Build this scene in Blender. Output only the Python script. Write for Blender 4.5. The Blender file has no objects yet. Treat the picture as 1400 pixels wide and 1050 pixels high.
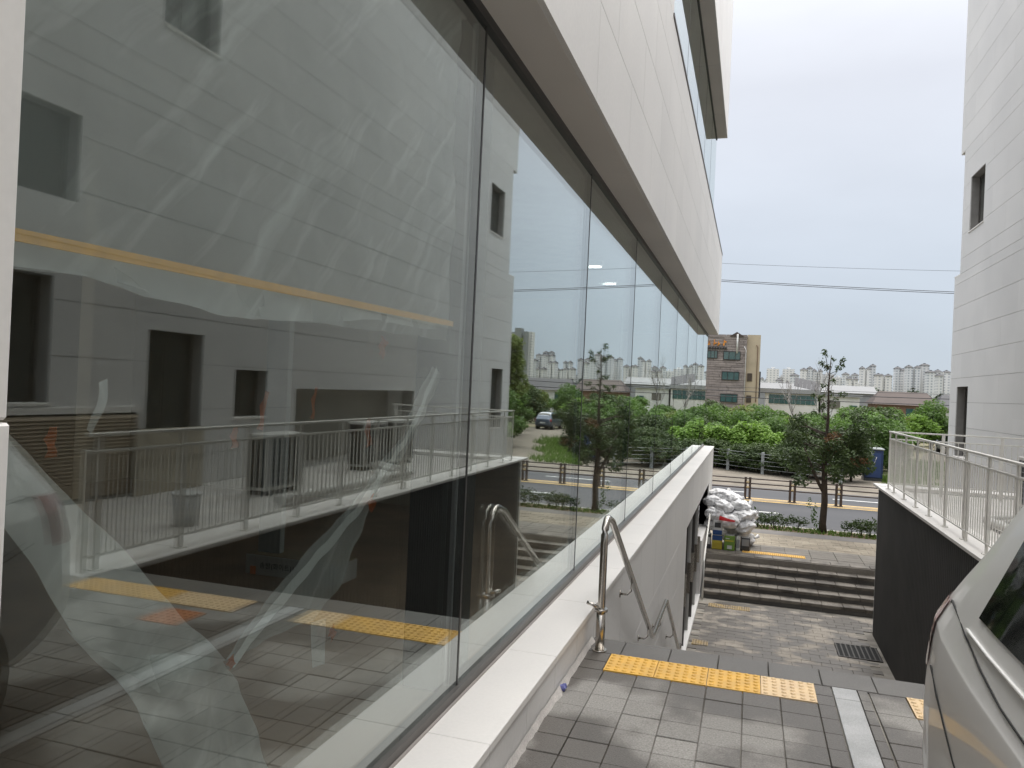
import bpy, bmesh, math, random
import numpy as np
from mathutils import Vector, Matrix, noise

# ------------------------------------------------------------------ clear
for b in (bpy.data.objects, bpy.data.meshes, bpy.data.materials, bpy.data.lights, bpy.data.cameras):
    for x in list(b):
        b.remove(x)
S = bpy.context.scene
C = S.collection
R = math.radians
random.seed(7)

# ------------------------------------------------------------------ camera
cam_d = bpy.data.cameras.new('camera')
cam = bpy.data.objects.new('camera', cam_d)
C.objects.link(cam)
YAW, PITCH, ROLL = R(17.32), R(0.17), R(2.6)
F = Vector((-math.sin(YAW) * math.cos(PITCH), math.cos(YAW) * math.cos(PITCH), math.sin(PITCH)))
R0 = Vector((math.cos(YAW), math.sin(YAW), 0))
U0 = R0.cross(F)
rt = R0 * math.cos(ROLL) + U0 * math.sin(ROLL)
up = -R0 * math.sin(ROLL) + U0 * math.cos(ROLL)
m = Matrix(((rt.x, up.x, -F.x, 0), (rt.y, up.y, -F.y, 0), (rt.z, up.z, -F.z, 1.68), (0, 0, 0, 1)))
cam.matrix_world = m
cam_d.sensor_width = 36
cam_d.lens = 27.0
cam_d.clip_start = 0.05
cam_d.clip_end = 6000
S.camera = cam

# ------------------------------------------------------------------ sky and sun
SUN_EL, SUN_AZ = R(58), R(25)        # azimuth from +Y towards +X
w = bpy.data.worlds.new('World')
S.world = w
w.use_nodes = True
nt = w.node_tree
nt.nodes.clear()
N = nt.nodes.new
out = N('ShaderNodeOutputWorld')
bg = N('ShaderNodeBackground')
bg.inputs['Strength'].default_value = 0.1
sky = N('ShaderNodeTexSky')
sky.sky_type = 'NISHITA'
sky.sun_disc = False
sky.sun_elevation = SUN_EL
sky.sun_rotation = SUN_AZ
tc = N('ShaderNodeTexCoord')
sep = N('ShaderNodeSeparateXYZ')
nt.links.new(tc.outputs['Generated'], sep.inputs[0])
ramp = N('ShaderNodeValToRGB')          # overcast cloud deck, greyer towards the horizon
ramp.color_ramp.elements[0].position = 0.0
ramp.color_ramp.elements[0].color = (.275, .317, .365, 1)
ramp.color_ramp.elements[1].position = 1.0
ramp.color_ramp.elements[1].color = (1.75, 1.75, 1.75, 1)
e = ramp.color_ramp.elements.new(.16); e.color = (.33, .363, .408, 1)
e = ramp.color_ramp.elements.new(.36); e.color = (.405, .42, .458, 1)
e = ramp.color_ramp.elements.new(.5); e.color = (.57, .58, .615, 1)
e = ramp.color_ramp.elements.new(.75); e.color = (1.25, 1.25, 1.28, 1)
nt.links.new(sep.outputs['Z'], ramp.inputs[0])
cl = N('ShaderNodeTexNoise')
cl.inputs['Scale'].default_value = 2.2
cl.inputs['Detail'].default_value = 6
mp = N('ShaderNodeMapping')
mp.inputs['Scale'].default_value = (1, 1, 2.6)
nt.links.new(tc.outputs['Generated'], mp.inputs[0])
nt.links.new(mp.outputs[0], cl.inputs['Vector'])
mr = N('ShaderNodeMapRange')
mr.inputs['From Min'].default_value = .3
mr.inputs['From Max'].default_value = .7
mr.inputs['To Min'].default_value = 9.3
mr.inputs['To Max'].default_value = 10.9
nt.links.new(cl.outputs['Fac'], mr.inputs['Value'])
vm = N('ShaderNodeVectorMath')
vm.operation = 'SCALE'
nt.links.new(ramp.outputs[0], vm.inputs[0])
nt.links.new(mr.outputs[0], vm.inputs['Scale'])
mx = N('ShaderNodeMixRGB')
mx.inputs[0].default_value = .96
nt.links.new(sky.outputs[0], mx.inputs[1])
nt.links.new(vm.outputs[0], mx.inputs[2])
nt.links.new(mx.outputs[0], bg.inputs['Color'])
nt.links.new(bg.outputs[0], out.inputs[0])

sl = bpy.data.lights.new('sun', 'SUN')
sl.energy = 1.5
sl.angle = R(60)
sl.color = (1, .96, .9)
so = bpy.data.objects.new('sun', sl)
C.objects.link(so)
sd = Vector((math.sin(SUN_AZ) * math.cos(SUN_EL), math.cos(SUN_AZ) * math.cos(SUN_EL), math.sin(SUN_EL)))
so.rotation_euler = sd.to_track_quat('Z', 'Y').to_euler()
so.location = (0, 0, 30)

S.render.engine = 'CYCLES'
S.view_settings.view_transform = 'Standard'
S.view_settings.look = 'None'
S.view_settings.exposure = 0.95
S.view_settings.gamma = 1
S.view_settings.use_curve_mapping = False
S.render.resolution_x, S.render.resolution_y = 1024, 768
S.cycles.max_bounces = 7
S.cycles.diffuse_bounces = 4
S.cycles.glossy_bounces = 4
S.cycles.transmission_bounces = 4
S.cycles.transparent_max_bounces = 20
S.cycles.caustics_reflective = False
S.cycles.caustics_refractive = False

# ------------------------------------------------------------------ materials
MATS = {}


def M(name, col, rough=.6, metal=0.0, col2=None, scale=5.0, detail=5.0, lo=.35, hi=.65, fine=0.0, fscale=120.0,
      rnd=0.0, bump=0.0, bscale=60.0, spec=.5, stretch=None, rough2=None, trans=0.0, coat=0.0):
    """Principled material: world-space noise between two colours, fine grain, per-object shade, bump."""
    if name in MATS:
        return MATS[name]
    mt = bpy.data.materials.new(name)
    mt.use_nodes = True
    t = mt.node_tree
    n = t.nodes
    bs = n['Principled BSDF']
    L = t.links.new
    geo = n.new('ShaderNodeNewGeometry')
    vec = geo.outputs['Position']
    if stretch:
        mpn = n.new('ShaderNodeMapping')
        mpn.inputs['Scale'].default_value = stretch
        L(vec, mpn.inputs[0])
        vec = mpn.outputs[0]
    if col2 is None:
        col2 = tuple(c * .86 for c in col)
    nz = n.new('ShaderNodeTexNoise')
    nz.inputs['Scale'].default_value = scale
    nz.inputs['Detail'].default_value = detail
    L(vec, nz.inputs['Vector'])
    mpr = n.new('ShaderNodeMapRange')
    mpr.inputs['From Min'].default_value = lo
    mpr.inputs['From Max'].default_value = hi
    L(nz.outputs['Fac'], mpr.inputs['Value'])
    mxn = n.new('ShaderNodeMixRGB')
    mxn.inputs[1].default_value = (*col, 1)
    mxn.inputs[2].default_value = (*col2, 1)
    L(mpr.outputs[0], mxn.inputs[0])
    c = mxn.outputs[0]
    if fine:
        f = n.new('ShaderNodeTexNoise')
        f.inputs['Scale'].default_value = fscale
        f.inputs['Detail'].default_value = 3
        L(geo.outputs['Position'], f.inputs['Vector'])
        fr = n.new('ShaderNodeMapRange')
        fr.inputs['From Min'].default_value = .25
        fr.inputs['From Max'].default_value = .75
        fr.inputs['To Min'].default_value = 1 - fine
        fr.inputs['To Max'].default_value = 1 + fine
        L(f.outputs['Fac'], fr.inputs['Value'])
        v = n.new('ShaderNodeVectorMath')
        v.operation = 'SCALE'
        L(c, v.inputs[0])
        L(fr.outputs[0], v.inputs['Scale'])
        c = v.outputs[0]
    if rnd:
        oi = n.new('ShaderNodeObjectInfo')
        rr = n.new('ShaderNodeMapRange')
        rr.inputs['To Min'].default_value = 1 - rnd
        rr.inputs['To Max'].default_value = 1 + rnd
        L(oi.outputs['Random'], rr.inputs['Value'])
        v = n.new('ShaderNodeVectorMath')
        v.operation = 'SCALE'
        L(c, v.inputs[0])
        L(rr.outputs[0], v.inputs['Scale'])
        c = v.outputs[0]
    L(c, bs.inputs['Base Color'])
    bs.inputs['Roughness'].default_value = rough
    bs.inputs['Metallic'].default_value = metal
    bs.inputs['Specular IOR Level'].default_value = spec
    if coat:
        bs.inputs['Coat Weight'].default_value = coat
        bs.inputs['Coat Roughness'].default_value = .03
    if rough2 is not None:
        rm = n.new('ShaderNodeMapRange')
        rm.inputs['To Min'].default_value = rough
        rm.inputs['To Max'].default_value = rough2
        L(mpr.outputs[0], rm.inputs['Value'])
        L(rm.outputs[0], bs.inputs['Roughness'])
    if bump:
        bz = n.new('ShaderNodeTexNoise')
        bz.inputs['Scale'].default_value = bscale
        bz.inputs['Detail'].default_value = 4
        L(geo.outputs['Position'], bz.inputs['Vector'])
        bn = n.new('ShaderNodeBump')
        bn.inputs['Strength'].default_value = bump
        bn.inputs['Distance'].default_value = .01
        L(bz.outputs['Fac'], bn.inputs['Height'])
        L(bn.outputs[0], bs.inputs['Normal'])
    if trans:
        tl = n.new('ShaderNodeBsdfTranslucent')
        L(c, tl.inputs['Color'])
        ms = n.new('ShaderNodeMixShader')
        ms.inputs[0].default_value = trans
        L(bs.outputs[0], ms.inputs[1])
        L(tl.outputs[0], ms.inputs[2])
        L(ms.outputs[0], n['Material Output'].inputs[0])
    MATS[name] = mt
    return mt


def glass_mat(name, f0, tint, wav=0.0):
    """Thin sheet glass: clear transmission plus a mirror that follows Fresnel (Schlick)."""
    mt = bpy.data.materials.new(name)
    mt.use_nodes = True
    t = mt.node_tree
    n = t.nodes
    L = t.links.new
    n.remove(n['Principled BSDF'])
    lw = n.new('ShaderNodeLayerWeight')
    lw.inputs['Blend'].default_value = .5
    pw = n.new('ShaderNodeMath'); pw.operation = 'POWER'; pw.inputs[1].default_value = 3.3
    L(lw.outputs['Facing'], pw.inputs[0])
    ml = n.new('ShaderNodeMath'); ml.operation = 'MULTIPLY_ADD'
    ml.inputs[1].default_value = 1 - f0
    ml.inputs[2].default_value = f0
    L(pw.outputs[0], ml.inputs[0])
    tr = n.new('ShaderNodeBsdfTransparent'); tr.inputs[0].default_value = (*tint, 1)
    gl = n.new('ShaderNodeBsdfGlossy'); gl.inputs['Roughness'].default_value = 0
    gl.inputs['Color'].default_value = (.95, 1.0, .985, 1)
    if wav:
        g = n.new('ShaderNodeNewGeometry')
        nz = n.new('ShaderNodeTexNoise'); nz.inputs['Scale'].default_value = .9; nz.inputs['Detail'].default_value = 1
        L(g.outputs['Position'], nz.inputs['Vector'])
        bp = n.new('ShaderNodeBump'); bp.inputs['Strength'].default_value = wav; bp.inputs['Distance'].default_value = .01
        L(nz.outputs['Fac'], bp.inputs['Height'])
        L(bp.outputs[0], gl.inputs['Normal'])
    ms = n.new('ShaderNodeMixShader')
    L(ml.outputs[0], ms.inputs[0]); L(tr.outputs[0], ms.inputs[1]); L(gl.outputs[0], ms.inputs[2])
    L(ms.outputs[0], n['Material Output'].inputs[0])
    MATS[name] = mt
    return mt


def film_mat(name, dens, gain):
    """Polythene film: mostly clear, light caught on creases put in as whiter streaks."""
    mt = bpy.data.materials.new(name)
    mt.use_nodes = True
    t = mt.node_tree
    n = t.nodes
    L = t.links.new
    bs = n['Principled BSDF']
    bs.inputs['Base Color'].default_value = (.93, .98, .97, 1)
    bs.inputs['Roughness'].default_value = .25
    g = n.new('ShaderNodeNewGeometry')
    mpn = n.new('ShaderNodeMapping')
    mpn.vector_type = 'TEXTURE'
    mpn.inputs['Rotation'].default_value = (R(50), 0, 0)
    mpn.inputs['Scale'].default_value = (1, 1.1, .12)
    L(g.outputs['Position'], mpn.inputs[0])
    nz = n.new('ShaderNodeTexNoise'); nz.inputs['Scale'].default_value = 1.6; nz.inputs['Detail'].default_value = 5
    nz.inputs['Distortion'].default_value = .35
    L(mpn.outputs[0], nz.inputs['Vector'])
    mr_ = n.new('ShaderNodeMapRange')  # streak noise adds white opacity in place of creases catching the light
    mr_.inputs['From Min'].default_value = .52; mr_.inputs['From Max'].default_value = .8
    mr_.inputs['To Min'].default_value = dens; mr_.inputs['To Max'].default_value = dens + gain
    L(nz.outputs['Fac'], mr_.inputs['Value'])
    tl = n.new('ShaderNodeBsdfTranslucent'); tl.inputs[0].default_value = (.93, .98, .97, 1)
    m1 = n.new('ShaderNodeMixShader'); m1.inputs[0].default_value = .4
    L(bs.outputs[0], m1.inputs[1]); L(tl.outputs[0], m1.inputs[2])
    tr = n.new('ShaderNodeBsdfTransparent'); tr.inputs[0].default_value = (.95, .97, .97, 1)
    ms = n.new('ShaderNodeMixShader')
    L(mr_.outputs[0], ms.inputs[0]); L(tr.outputs[0], ms.inputs[1]); L(m1.outputs[0], ms.inputs[2])
    L(ms.outputs[0], n['Material Output'].inputs[0])
    MATS[name] = mt
    return mt


def grid_mat(name, wall, win, sx, sz, row=.55, colw=.5, rnd=.06):
    """Far facade: window grid in world metres (too far to pick the windows apart)."""
    mt = bpy.data.materials.new(name)
    mt.use_nodes = True
    t = mt.node_tree
    n = t.nodes
    L = t.links.new
    bs = n['Principled BSDF']
    bs.inputs['Roughness'].default_value = .8
    g = n.new('ShaderNodeNewGeometry')
    sp = n.new('ShaderNodeSeparateXYZ'); L(g.outputs['Position'], sp.inputs[0])
    ad = n.new('ShaderNodeMath'); ad.operation = 'ADD'; L(sp.outputs['X'], ad.inputs[0]); L(sp.outputs['Y'], ad.inputs[1])

    def stripe(src, period, frac):
        d = n.new('ShaderNodeMath'); d.operation = 'DIVIDE'; L(src, d.inputs[0]); d.inputs[1].default_value = period
        fr = n.new('ShaderNodeMath'); fr.operation = 'FRACT'; L(d.outputs[0], fr.inputs[0])
        ls = n.new('ShaderNodeMath'); ls.operation = 'LESS_THAN'; L(fr.outputs[0], ls.inputs[0]); ls.inputs[1].default_value = frac
        return ls.outputs[0]
    a = stripe(ad.outputs[0], sx, colw)
    b = stripe(sp.outputs['Z'], sz, row)
    mu = n.new('ShaderNodeMath'); mu.operation = 'MULTIPLY'; L(a, mu.inputs[0]); L(b, mu.inputs[1])
    mxx = n.new('ShaderNodeMixRGB'); mxx.inputs[1].default_value = (*wall, 1); mxx.inputs[2].default_value = (*win, 1)
    L(mu.outputs[0], mxx.inputs[0])
    oi = n.new('ShaderNodeObjectInfo')
    rr = n.new('ShaderNodeMapRange'); rr.inputs['To Min'].default_value = 1 - rnd; rr.inputs['To Max'].default_value = 1 + rnd
    L(oi.outputs['Random'], rr.inputs['Value'])
    v = n.new('ShaderNodeVectorMath'); v.operation = 'SCALE'; L(mxx.outputs[0], v.inputs[0]); L(rr.outputs[0], v.inputs['Scale'])
    L(v.outputs[0], bs.inputs['Base Color'])
    MATS[name] = mt
    return mt


def emit_mat(name, col, s):
    mt = bpy.data.materials.new(name)
    mt.use_nodes = True
    b = mt.node_tree.nodes['Principled BSDF']
    b.inputs['Emission Color'].default_value = (*col, 1)
    b.inputs['Emission Strength'].default_value = s
    MATS[name] = mt
    return mt


m_panel = M('white_cladding', (.78, .762, .738), .5, scale=.7, col2=(.73, .715, .695), fine=.03, fscale=40, rnd=.025)
m_panel_r = M('pale_grey_cladding', (.70, .695, .685), .5, scale=.5, col2=(.645, .642, .635), fine=.03, fscale=30, rnd=.025)
m_joint = M('dark_joint', (.16, .155, .15), .9)
m_rjoint = M('grey_joint', (.30, .295, .285), .9)
m_coping = M('white_stone_coping', (.82, .795, .76), .45, scale=1.5, col2=(.77, .75, .72), fine=.025, fscale=60, rnd=.02)
m_soffit = M('soffit_board', (.76, .725, .68), .55, scale=.8, col2=(.70, .67, .63), rnd=.02)
m_black = M('black_frame', (.025, .024, .023), .4)
m_frame = M('dark_bronze_frame', (.10, .092, .085), .4, metal=.2)
m_sealant = M('grey_sealant', (.33, .30, .28), .7)
m_glass = glass_mat('window_glass', .125, (.92, .945, .935), .014)
m_dkglass = M('dark_window_glass', (.085, .09, .085), .06, spec=.8)
m_int_floor = M('interior_floor_board', (.42, .30, .21), .6, scale=2, col2=(.32, .23, .165))
m_int_wall = M('interior_wall', (.62, .55, .44), .9, scale=1)
m_int_pale = M('interior_pale_wall', (.45, .47, .45), .9, scale=1)
m_int_ceil = M('interior_ceiling', (.45, .44, .42), .9)
m_int_dark = M('charcoal_column', (.03, .03, .032), .7)
m_postgrey = M('grey_green_board', (.34, .37, .37), .6)
m_film = film_mat('polythene_film', .46, .5)
m_film2 = film_mat('polythene_fold', .74, .26)
m_gold = M('masking_tape', (.95, .50, .06), .7, scale=30)
m_orange = M('orange_tape', (.95, .25, .03), .6, scale=30)
m_paver = M('wet_grey_paver', (.095, .085, .074), .42, col2=(.29, .278, .258), scale=.95, detail=8, lo=.475, hi=.55, fine=.30,
            fscale=110, rnd=.10, bump=.35, bscale=220, rough2=.85, spec=.45)
m_bed = M('paver_joint_sand', (.16, .145, .125), .9, col2=(.36, .34, .30), scale=2, fine=.2)
m_nosing = M('grey_granite', (.125, .118, .108), .55, col2=(.095, .09, .083), scale=2, fine=.28, fscale=260, rnd=.06, bump=.2, bscale=250)
m_granite_l = M('pale_granite', (.42, .425, .425), .6, col2=(.33, .335, .335), scale=5, fine=.22, fscale=200)
m_tact = M('yellow_tactile', (.74, .43, .075), .6, col2=(.64, .38, .09), scale=9, fine=.06, rnd=.06)
m_tact_f = M('faded_tactile', (.76, .56, .32), .6, col2=(.68, .5, .3), scale=9, fine=.06)
m_tact_o = M('orange_paver', (.52, .20, .08), .7, scale=9)
m_step = M('step_stone', (.20, .178, .15), .7, col2=(.085, .074, .062), scale=2.6, lo=.42, hi=.62, fine=.18, fscale=60, rnd=.12, bump=.3, bscale=80)
m_plaza = M('stained_plaza_paver', (.10, .088, .074), .5, col2=(.34, .305, .26), scale=1.7, detail=9, lo=.49, hi=.60, fine=.2,
            fscale=40, rnd=.08, rough2=.9, stretch=(1.0, 1.3, 1))
m_steel = M('stainless_steel', (.55, .52, .48), .22, metal=1.0, scale=20, col2=(.45, .42, .38))
m_wpaint = M('white_painted_steel', (.80, .785, .735), .45, col2=(.74, .725, .68), scale=6)
m_dkwall = M('charcoal_ribbed_wall', (.040, .038, .036), .75, col2=(.028, .027, .026), scale=1.4, rnd=.05)
m_tile = M('terrace_tile', (.58, .56, .53), .5, col2=(.48, .46, .43), scale=2)
m_asph = M('asphalt', (.038, .040, .046), .8, col2=(.055, .055, .06), scale=.35, detail=6, fine=.1, fscale=40, stretch=(.25, 1.6, 1))
m_kerb = M('kerb_concrete', (.45, .43, .40), .8, col2=(.33, .31, .28), scale=3)
m_walk = M('tan_sidewalk_paver', (.34, .295, .225), .85, col2=(.24, .205, .155), scale=1.3, fine=.15, fscale=18, rnd=.1)
m_walk2 = M('grey_sidewalk_paver', (.24, .22, .19), .85, col2=(.17, .155, .135), scale=1.2, fine=.12, fscale=18, rnd=.1)
m_walk3 = M('dark_cycle_path', (.17, .16, .155), .85, col2=(.22, .205, .19), scale=1, fine=.1)
m_soil = M('soil', (.22, .15, .09), .95, col2=(.12, .12, .05), scale=3, fine=.2, fscale=30)
m_field = M('rough_field', (.13, .14, .06), .95, col2=(.20, .165, .11), scale=.12, fine=.2, fscale=4)
m_dirt = M('dirt_lane', (.19, .162, .13), .95, col2=(.125, .11, .085), scale=1.1, fine=.15, fscale=12)
m_grass = M('grass_blades', (.13, .22, .035), .8, col2=(.09, .15, .03), scale=2, trans=.3)
m_white = M('white_road_paint', (.72, .72, .70), .7, scale=4, col2=(.55, .55, .53))
m_yellow = M('yellow_road_paint', (.70, .47, .15), .7, scale=3, col2=(.55, .38, .16))
m_rail = M('brown_barrier', (.075, .05, .038), .5, col2=(.05, .035, .028), scale=8)
m_refl = M('pale_reflector', (.75, .6, .35), .4)
m_conc = M('grey_post_concrete', (.30, .32, .32), .8, col2=(.22, .235, .235), scale=4)
m_wire = M('dark_cable', (.03, .03, .035), .6)
m_bark = M('bark', (.075, .055, .04), .9, col2=(.05, .038, .03), scale=9, bump=.5, bscale=30)
m_twig = M('grey_twig', (.30, .28, .26), .9)
m_l_dark = M('leaf_dark', (.042, .072, .022), .6, col2=(.072, .11, .030), scale=1.3, rnd=.12, trans=.35)
m_l_mid = M('leaf_mid', (.125, .22, .042), .6, col2=(.075, .14, .032), scale=1.0, rnd=.16, trans=.45)
m_l_lime = M('leaf_lime', (.21, .35, .055), .6, col2=(.14, .25, .04), scale=1.0, rnd=.08, trans=.45)
m_l_brown = M('leaf_brown', (.20, .10, .035), .7, col2=(.12, .07, .03), scale=3, trans=.3)
m_l_olive = M('leaf_olive', (.20, .25, .06), .6, col2=(.13, .175, .045), scale=1, rnd=.12, trans=.45)
m_l_far = M('leaf_far', (.045, .065, .04), .8, col2=(.065, .085, .05), scale=.05, rnd=.1)
m_brick = M('fieldstone_cladding', (.33, .285, .265), .85, col2=(.22, .19, .18), scale=1.6, fine=.2, fscale=7, stretch=(.35, .35, 2.2), rnd=.12)
m_beige = M('beige_render', (.50, .42, .30), .8, scale=.6)
m_greenglass = M('green_tinted_glass', (.03, .085, .085), .1, spec=.8, scale=.6, col2=(.06, .12, .12))
m_bwhite = M('white_render', (.66, .66, .64), .7, scale=.5)
m_bgrey = M('grey_roof_sheet', (.30, .31, .32), .6, scale=.8)
m_roofd = M('dark_roof', (.04, .04, .046), .7, scale=.4)
m_redroof = M('brown_roof', (.075, .055, .048), .8, scale=.8)
m_orangew = M('orange_brick', (.20, .12, .08), .8, scale=2)
m_sign = M('orange_sign', (.80, .30, .03), .5)
m_sack = M('woven_white_sack', (.86, .86, .865), .55, col2=(.74, .74, .75), scale=9, fine=.06, fscale=120, bump=.5, bscale=22)
m_red = M('red_print', (.62, .03, .035), .5)
m_blue = M('blue_print', (.02, .07, .22), .4)
m_green = M('green_tin', (.17, .30, .05), .35, scale=6)
m_ytin = M('yellow_print', (.55, .45, .05), .4)
m_wtin = M('white_tin', (.62, .63, .62), .35)
m_dktin = M('dark_tin', (.05, .055, .06), .4)
m_toilet = M('blue_plastic', (.012, .03, .095), .4)
m_silver = M('silver_car_paint', (.80, .795, .775), .4, metal=.0, coat=.45, scale=2, col2=(.785, .78, .76))
m_slate = M('slate_car_paint', (.10, .125, .17), .35, metal=.4, coat=1.0)
m_carglass = M('car_glass', (.006, .007, .008), .04, spec=.4)
m_lamp = M('red_tail_lamp', (.30, .015, .015), .12, coat=1.0)
m_tyre = M('tyre_rubber', (.02, .02, .02), .85)
m_card = M('white_cardboard', (.58, .57, .54), .8, col2=(.5, .49, .46), scale=5)
m_ink = M('black_ink', (.02, .02, .02), .7)
m_unit = M('white_unit_casing', (.55, .54, .51), .5)
m_louvre = M('brown_louvre', (.36, .29, .21), .6)
m_litter = M('blue_foil', (.16, .17, .42), .35, scale=60)
m_lampon = emit_mat('lit_lamp', (1, .97, .92), 4)
m_mortar = M('white_mortar', (.50, .47, .44), .9, scale=14, fine=.2)
m_iron = M('iron_grate', (.045, .04, .036), .6)
g_apt = grid_mat('far_apartment_windows', (.62, .635, .64), (.34, .37, .40), 3.3, 2.9)
g_apt2 = grid_mat('far_apartment_cream', (.64, .64, .63), (.38, .40, .42), 4.1, 2.9, .5, .45)
g_apt3 = grid_mat('far_tower_grey', (.46, .47, .48), (.22, .24, .26), 3.0, 2.9)

# ------------------------------------------------------------------ object helpers
WM = {}          # world matrix of every object made here


def link(o, parent=None, mat=None):
    C.objects.link(o)
    if parent is not None:
        o.parent = parent
    return o


def tag(o, label, cat, group=None):
    o['label'] = label
    o['category'] = cat
    if group:
        o['group'] = group
    return o


def thing(name, label, cat, loc=(0, 0, 0), rz=0.0, group=None):
    o = bpy.data.objects.new(name, None)
    o.empty_display_size = .2
    o.location = loc
    o.rotation_euler = (0, 0, rz)
    C.objects.link(o)
    tag(o, label, cat, group)
    WM[o] = Matrix.Translation(loc) @ Matrix.Rotation(rz, 4, 'Z')
    return o


def obj(name, mesh, mat, parent=None, local=False, kind=None):
    """Mesh object. Vertices are world metres unless local, then they are in the parent's frame."""
    if isinstance(mesh, bmesh.types.BMesh):
        me = bpy.data.meshes.new(name)
        mesh.to_mesh(me)
        mesh.free()
        mesh = me
    if mat is not None and not mesh.materials:
        mesh.materials.append(mat)
    o = bpy.data.objects.new(name, mesh)
    C.objects.link(o)
    if parent is not None:
        o.parent = parent
        if not local:
            o.matrix_parent_inverse = WM[parent].inverted()
            WM[o] = Matrix.Identity(4)
        else:
            WM[o] = WM[parent].copy()
    else:
        WM[o] = Matrix.Identity(4)
    if kind:
        o['kind'] = kind
    return o


BOXC = {}


def box_mesh(dx, dy, dz, mat, bev):
    k = (round(dx, 4), round(dy, 4), round(dz, 4), mat.name, round(bev, 4))
    if k not in BOXC:
        bm = bmesh.new()
        bmesh.ops.create_cube(bm, size=1)
        bmesh.ops.scale(bm, vec=(dx, dy, dz), verts=bm.verts)
        if bev:
            bmesh.ops.bevel(bm, geom=list(bm.edges), offset=bev, segments=1, affect='EDGES')
        me = bpy.data.meshes.new('block')
        bm.to_mesh(me)
        bm.free()
        me.materials.append(mat)
        BOXC[k] = me
    return BOXC[k]


def box(name, mn, mx_, mat, parent=None, bev=0.0, local=False):
    """A single block (shared mesh data), corners in world metres (or in the parent's frame)."""
    me = box_mesh(mx_[0] - mn[0], mx_[1] - mn[1], mx_[2] - mn[2], mat, bev)
    o = bpy.data.objects.new(name, me)
    o.location = [(a + b) / 2 for a, b in zip(mn, mx_)]
    C.objects.link(o)
    if parent is not None:
        o.parent = parent
        if not local:
            o.matrix_parent_inverse = WM[parent].inverted()
    WM[o] = Matrix.Translation(o.location)
    return o


def bm_box(bm, mn, mx_):
    vs = [bm.verts.new((x, y, z)) for x in (mn[0], mx_[0]) for y in (mn[1], mx_[1]) for z in (mn[2], mx_[2])]
    for f in ((0, 1, 3, 2), (4, 6, 7, 5), (0, 4, 5, 1), (2, 3, 7, 6), (0, 2, 6, 4), (1, 5, 7, 3)):
        bm.faces.new([vs[i] for i in f])


def bm_tube(bm, pts, radii, seg=8, cap=True):
    pts = [Vector(p) for p in pts]
    if not hasattr(radii, '__len__'):
        radii = [radii] * len(pts)
    rings = []
    for i, p in enumerate(pts):
        d = (pts[min(i + 1, len(pts) - 1)] - pts[max(i - 1, 0)]).normalized()
        a = d.cross(Vector((0, 0, 1)) if abs(d.z) < .95 else Vector((1, 0, 0))).normalized()
        b = d.cross(a)
        rings.append([bm.verts.new(p + (a * math.cos(t) + b * math.sin(t)) * radii[i])
                      for t in [2 * math.pi * k / seg for k in range(seg)]])
    for r0, r1 in zip(rings, rings[1:]):
        for k in range(seg):
            bm.faces.new((r0[k], r0[(k + 1) % seg], r1[(k + 1) % seg], r1[k])).smooth = True
    if cap:
        bm.faces.new(rings[0][::-1])
        bm.faces.new(rings[-1])


def tube(name, pts, rad, mat, parent=None, seg=8, local=False):
    bm = bmesh.new()
    bm_tube(bm, pts, rad, seg)
    bmesh.ops.recalc_face_normals(bm, faces=bm.faces)
    return obj(name, bm, mat, parent, local)


def sheet(name, poly, mat, parent=None):
    bm = bmesh.new()
    bm.faces.new([bm.verts.new(p) for p in poly])
    bm.normal_update()
    return obj(name, bm, mat, parent)


def structure(o):
    o['kind'] = 'structure'
    return o


def cells(y0, y1, z0, z1, holes):
    ys = sorted({y0, y1, *[h[0] for h in holes], *[h[1] for h in holes]})
    zs = sorted({z0, z1, *[h[2] for h in holes], *[h[3] for h in holes]})
    ys = [v for v in ys if y0 <= v <= y1]
    zs = [v for v in zs if z0 <= v <= z1]
    out_ = []
    for a, b in zip(ys, ys[1:]):
        for c, d in zip(zs, zs[1:]):
            cy, cz = (a + b) / 2, (c + d) / 2
            if not any(h[0] < cy < h[1] and h[2] < cz < h[3] for h in holes):
                out_.append((a, b, c, d))
    return out_


def backing(name, xa, xb, y0, y1, z0, z1, holes, mat, parent):
    bm = bmesh.new()
    for a, b, c, d in cells(y0, y1, z0, z1, holes):
        bm_box(bm, (xa, a, c), (xb, b, d))
    return obj(name, bm, mat, parent)


def cladding(x_in, x_out, y0, y1, zs, plen, holes, mat, parent, gap_z=.008, gap_y=.004, bond=.5, name='panel', starts=None):
    """Facade panels in courses, each an object, cut round the openings."""
    cnt = 0
    for i, (za, zb) in enumerate(zip(zs, zs[1:])):
        ya = y0 - (plen * bond if i % 2 else 0)
        while ya < y1:
            p0, p1 = max(ya, y0), min(ya + plen, y1)
            ya += plen
            if p1 - p0 < .05:
                continue
            hs = [h for h in holes if h[0] < p1 and h[1] > p0 and h[2] < zb and h[3] > za]
            for a, b, c, d in cells(p0, p1, za, zb, hs):
                if b - a < .02 or d - c < .02:
                    continue
                ga = gap_y / 2 if a == p0 else 0
                gb = gap_y / 2 if b == p1 else 0
                gc = gap_z / 2 if c == za else 0
                gd = gap_z / 2 if d == zb else 0
                box(name, (min(x_in, x_out), a + ga, c + gc), (max(x_in, x_out), b - gb, d - gd), mat, parent)
                cnt += 1
    return cnt


def lattice(bm, rows):
    vs = [[bm.verts.new(p) for p in r] for r in rows]
    for r0, r1 in zip(vs, vs[1:]):
        for k in range(len(r0) - 1):
            bm.faces.new((r0[k], r0[k + 1], r1[k + 1], r1[k])).smooth = True


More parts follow.
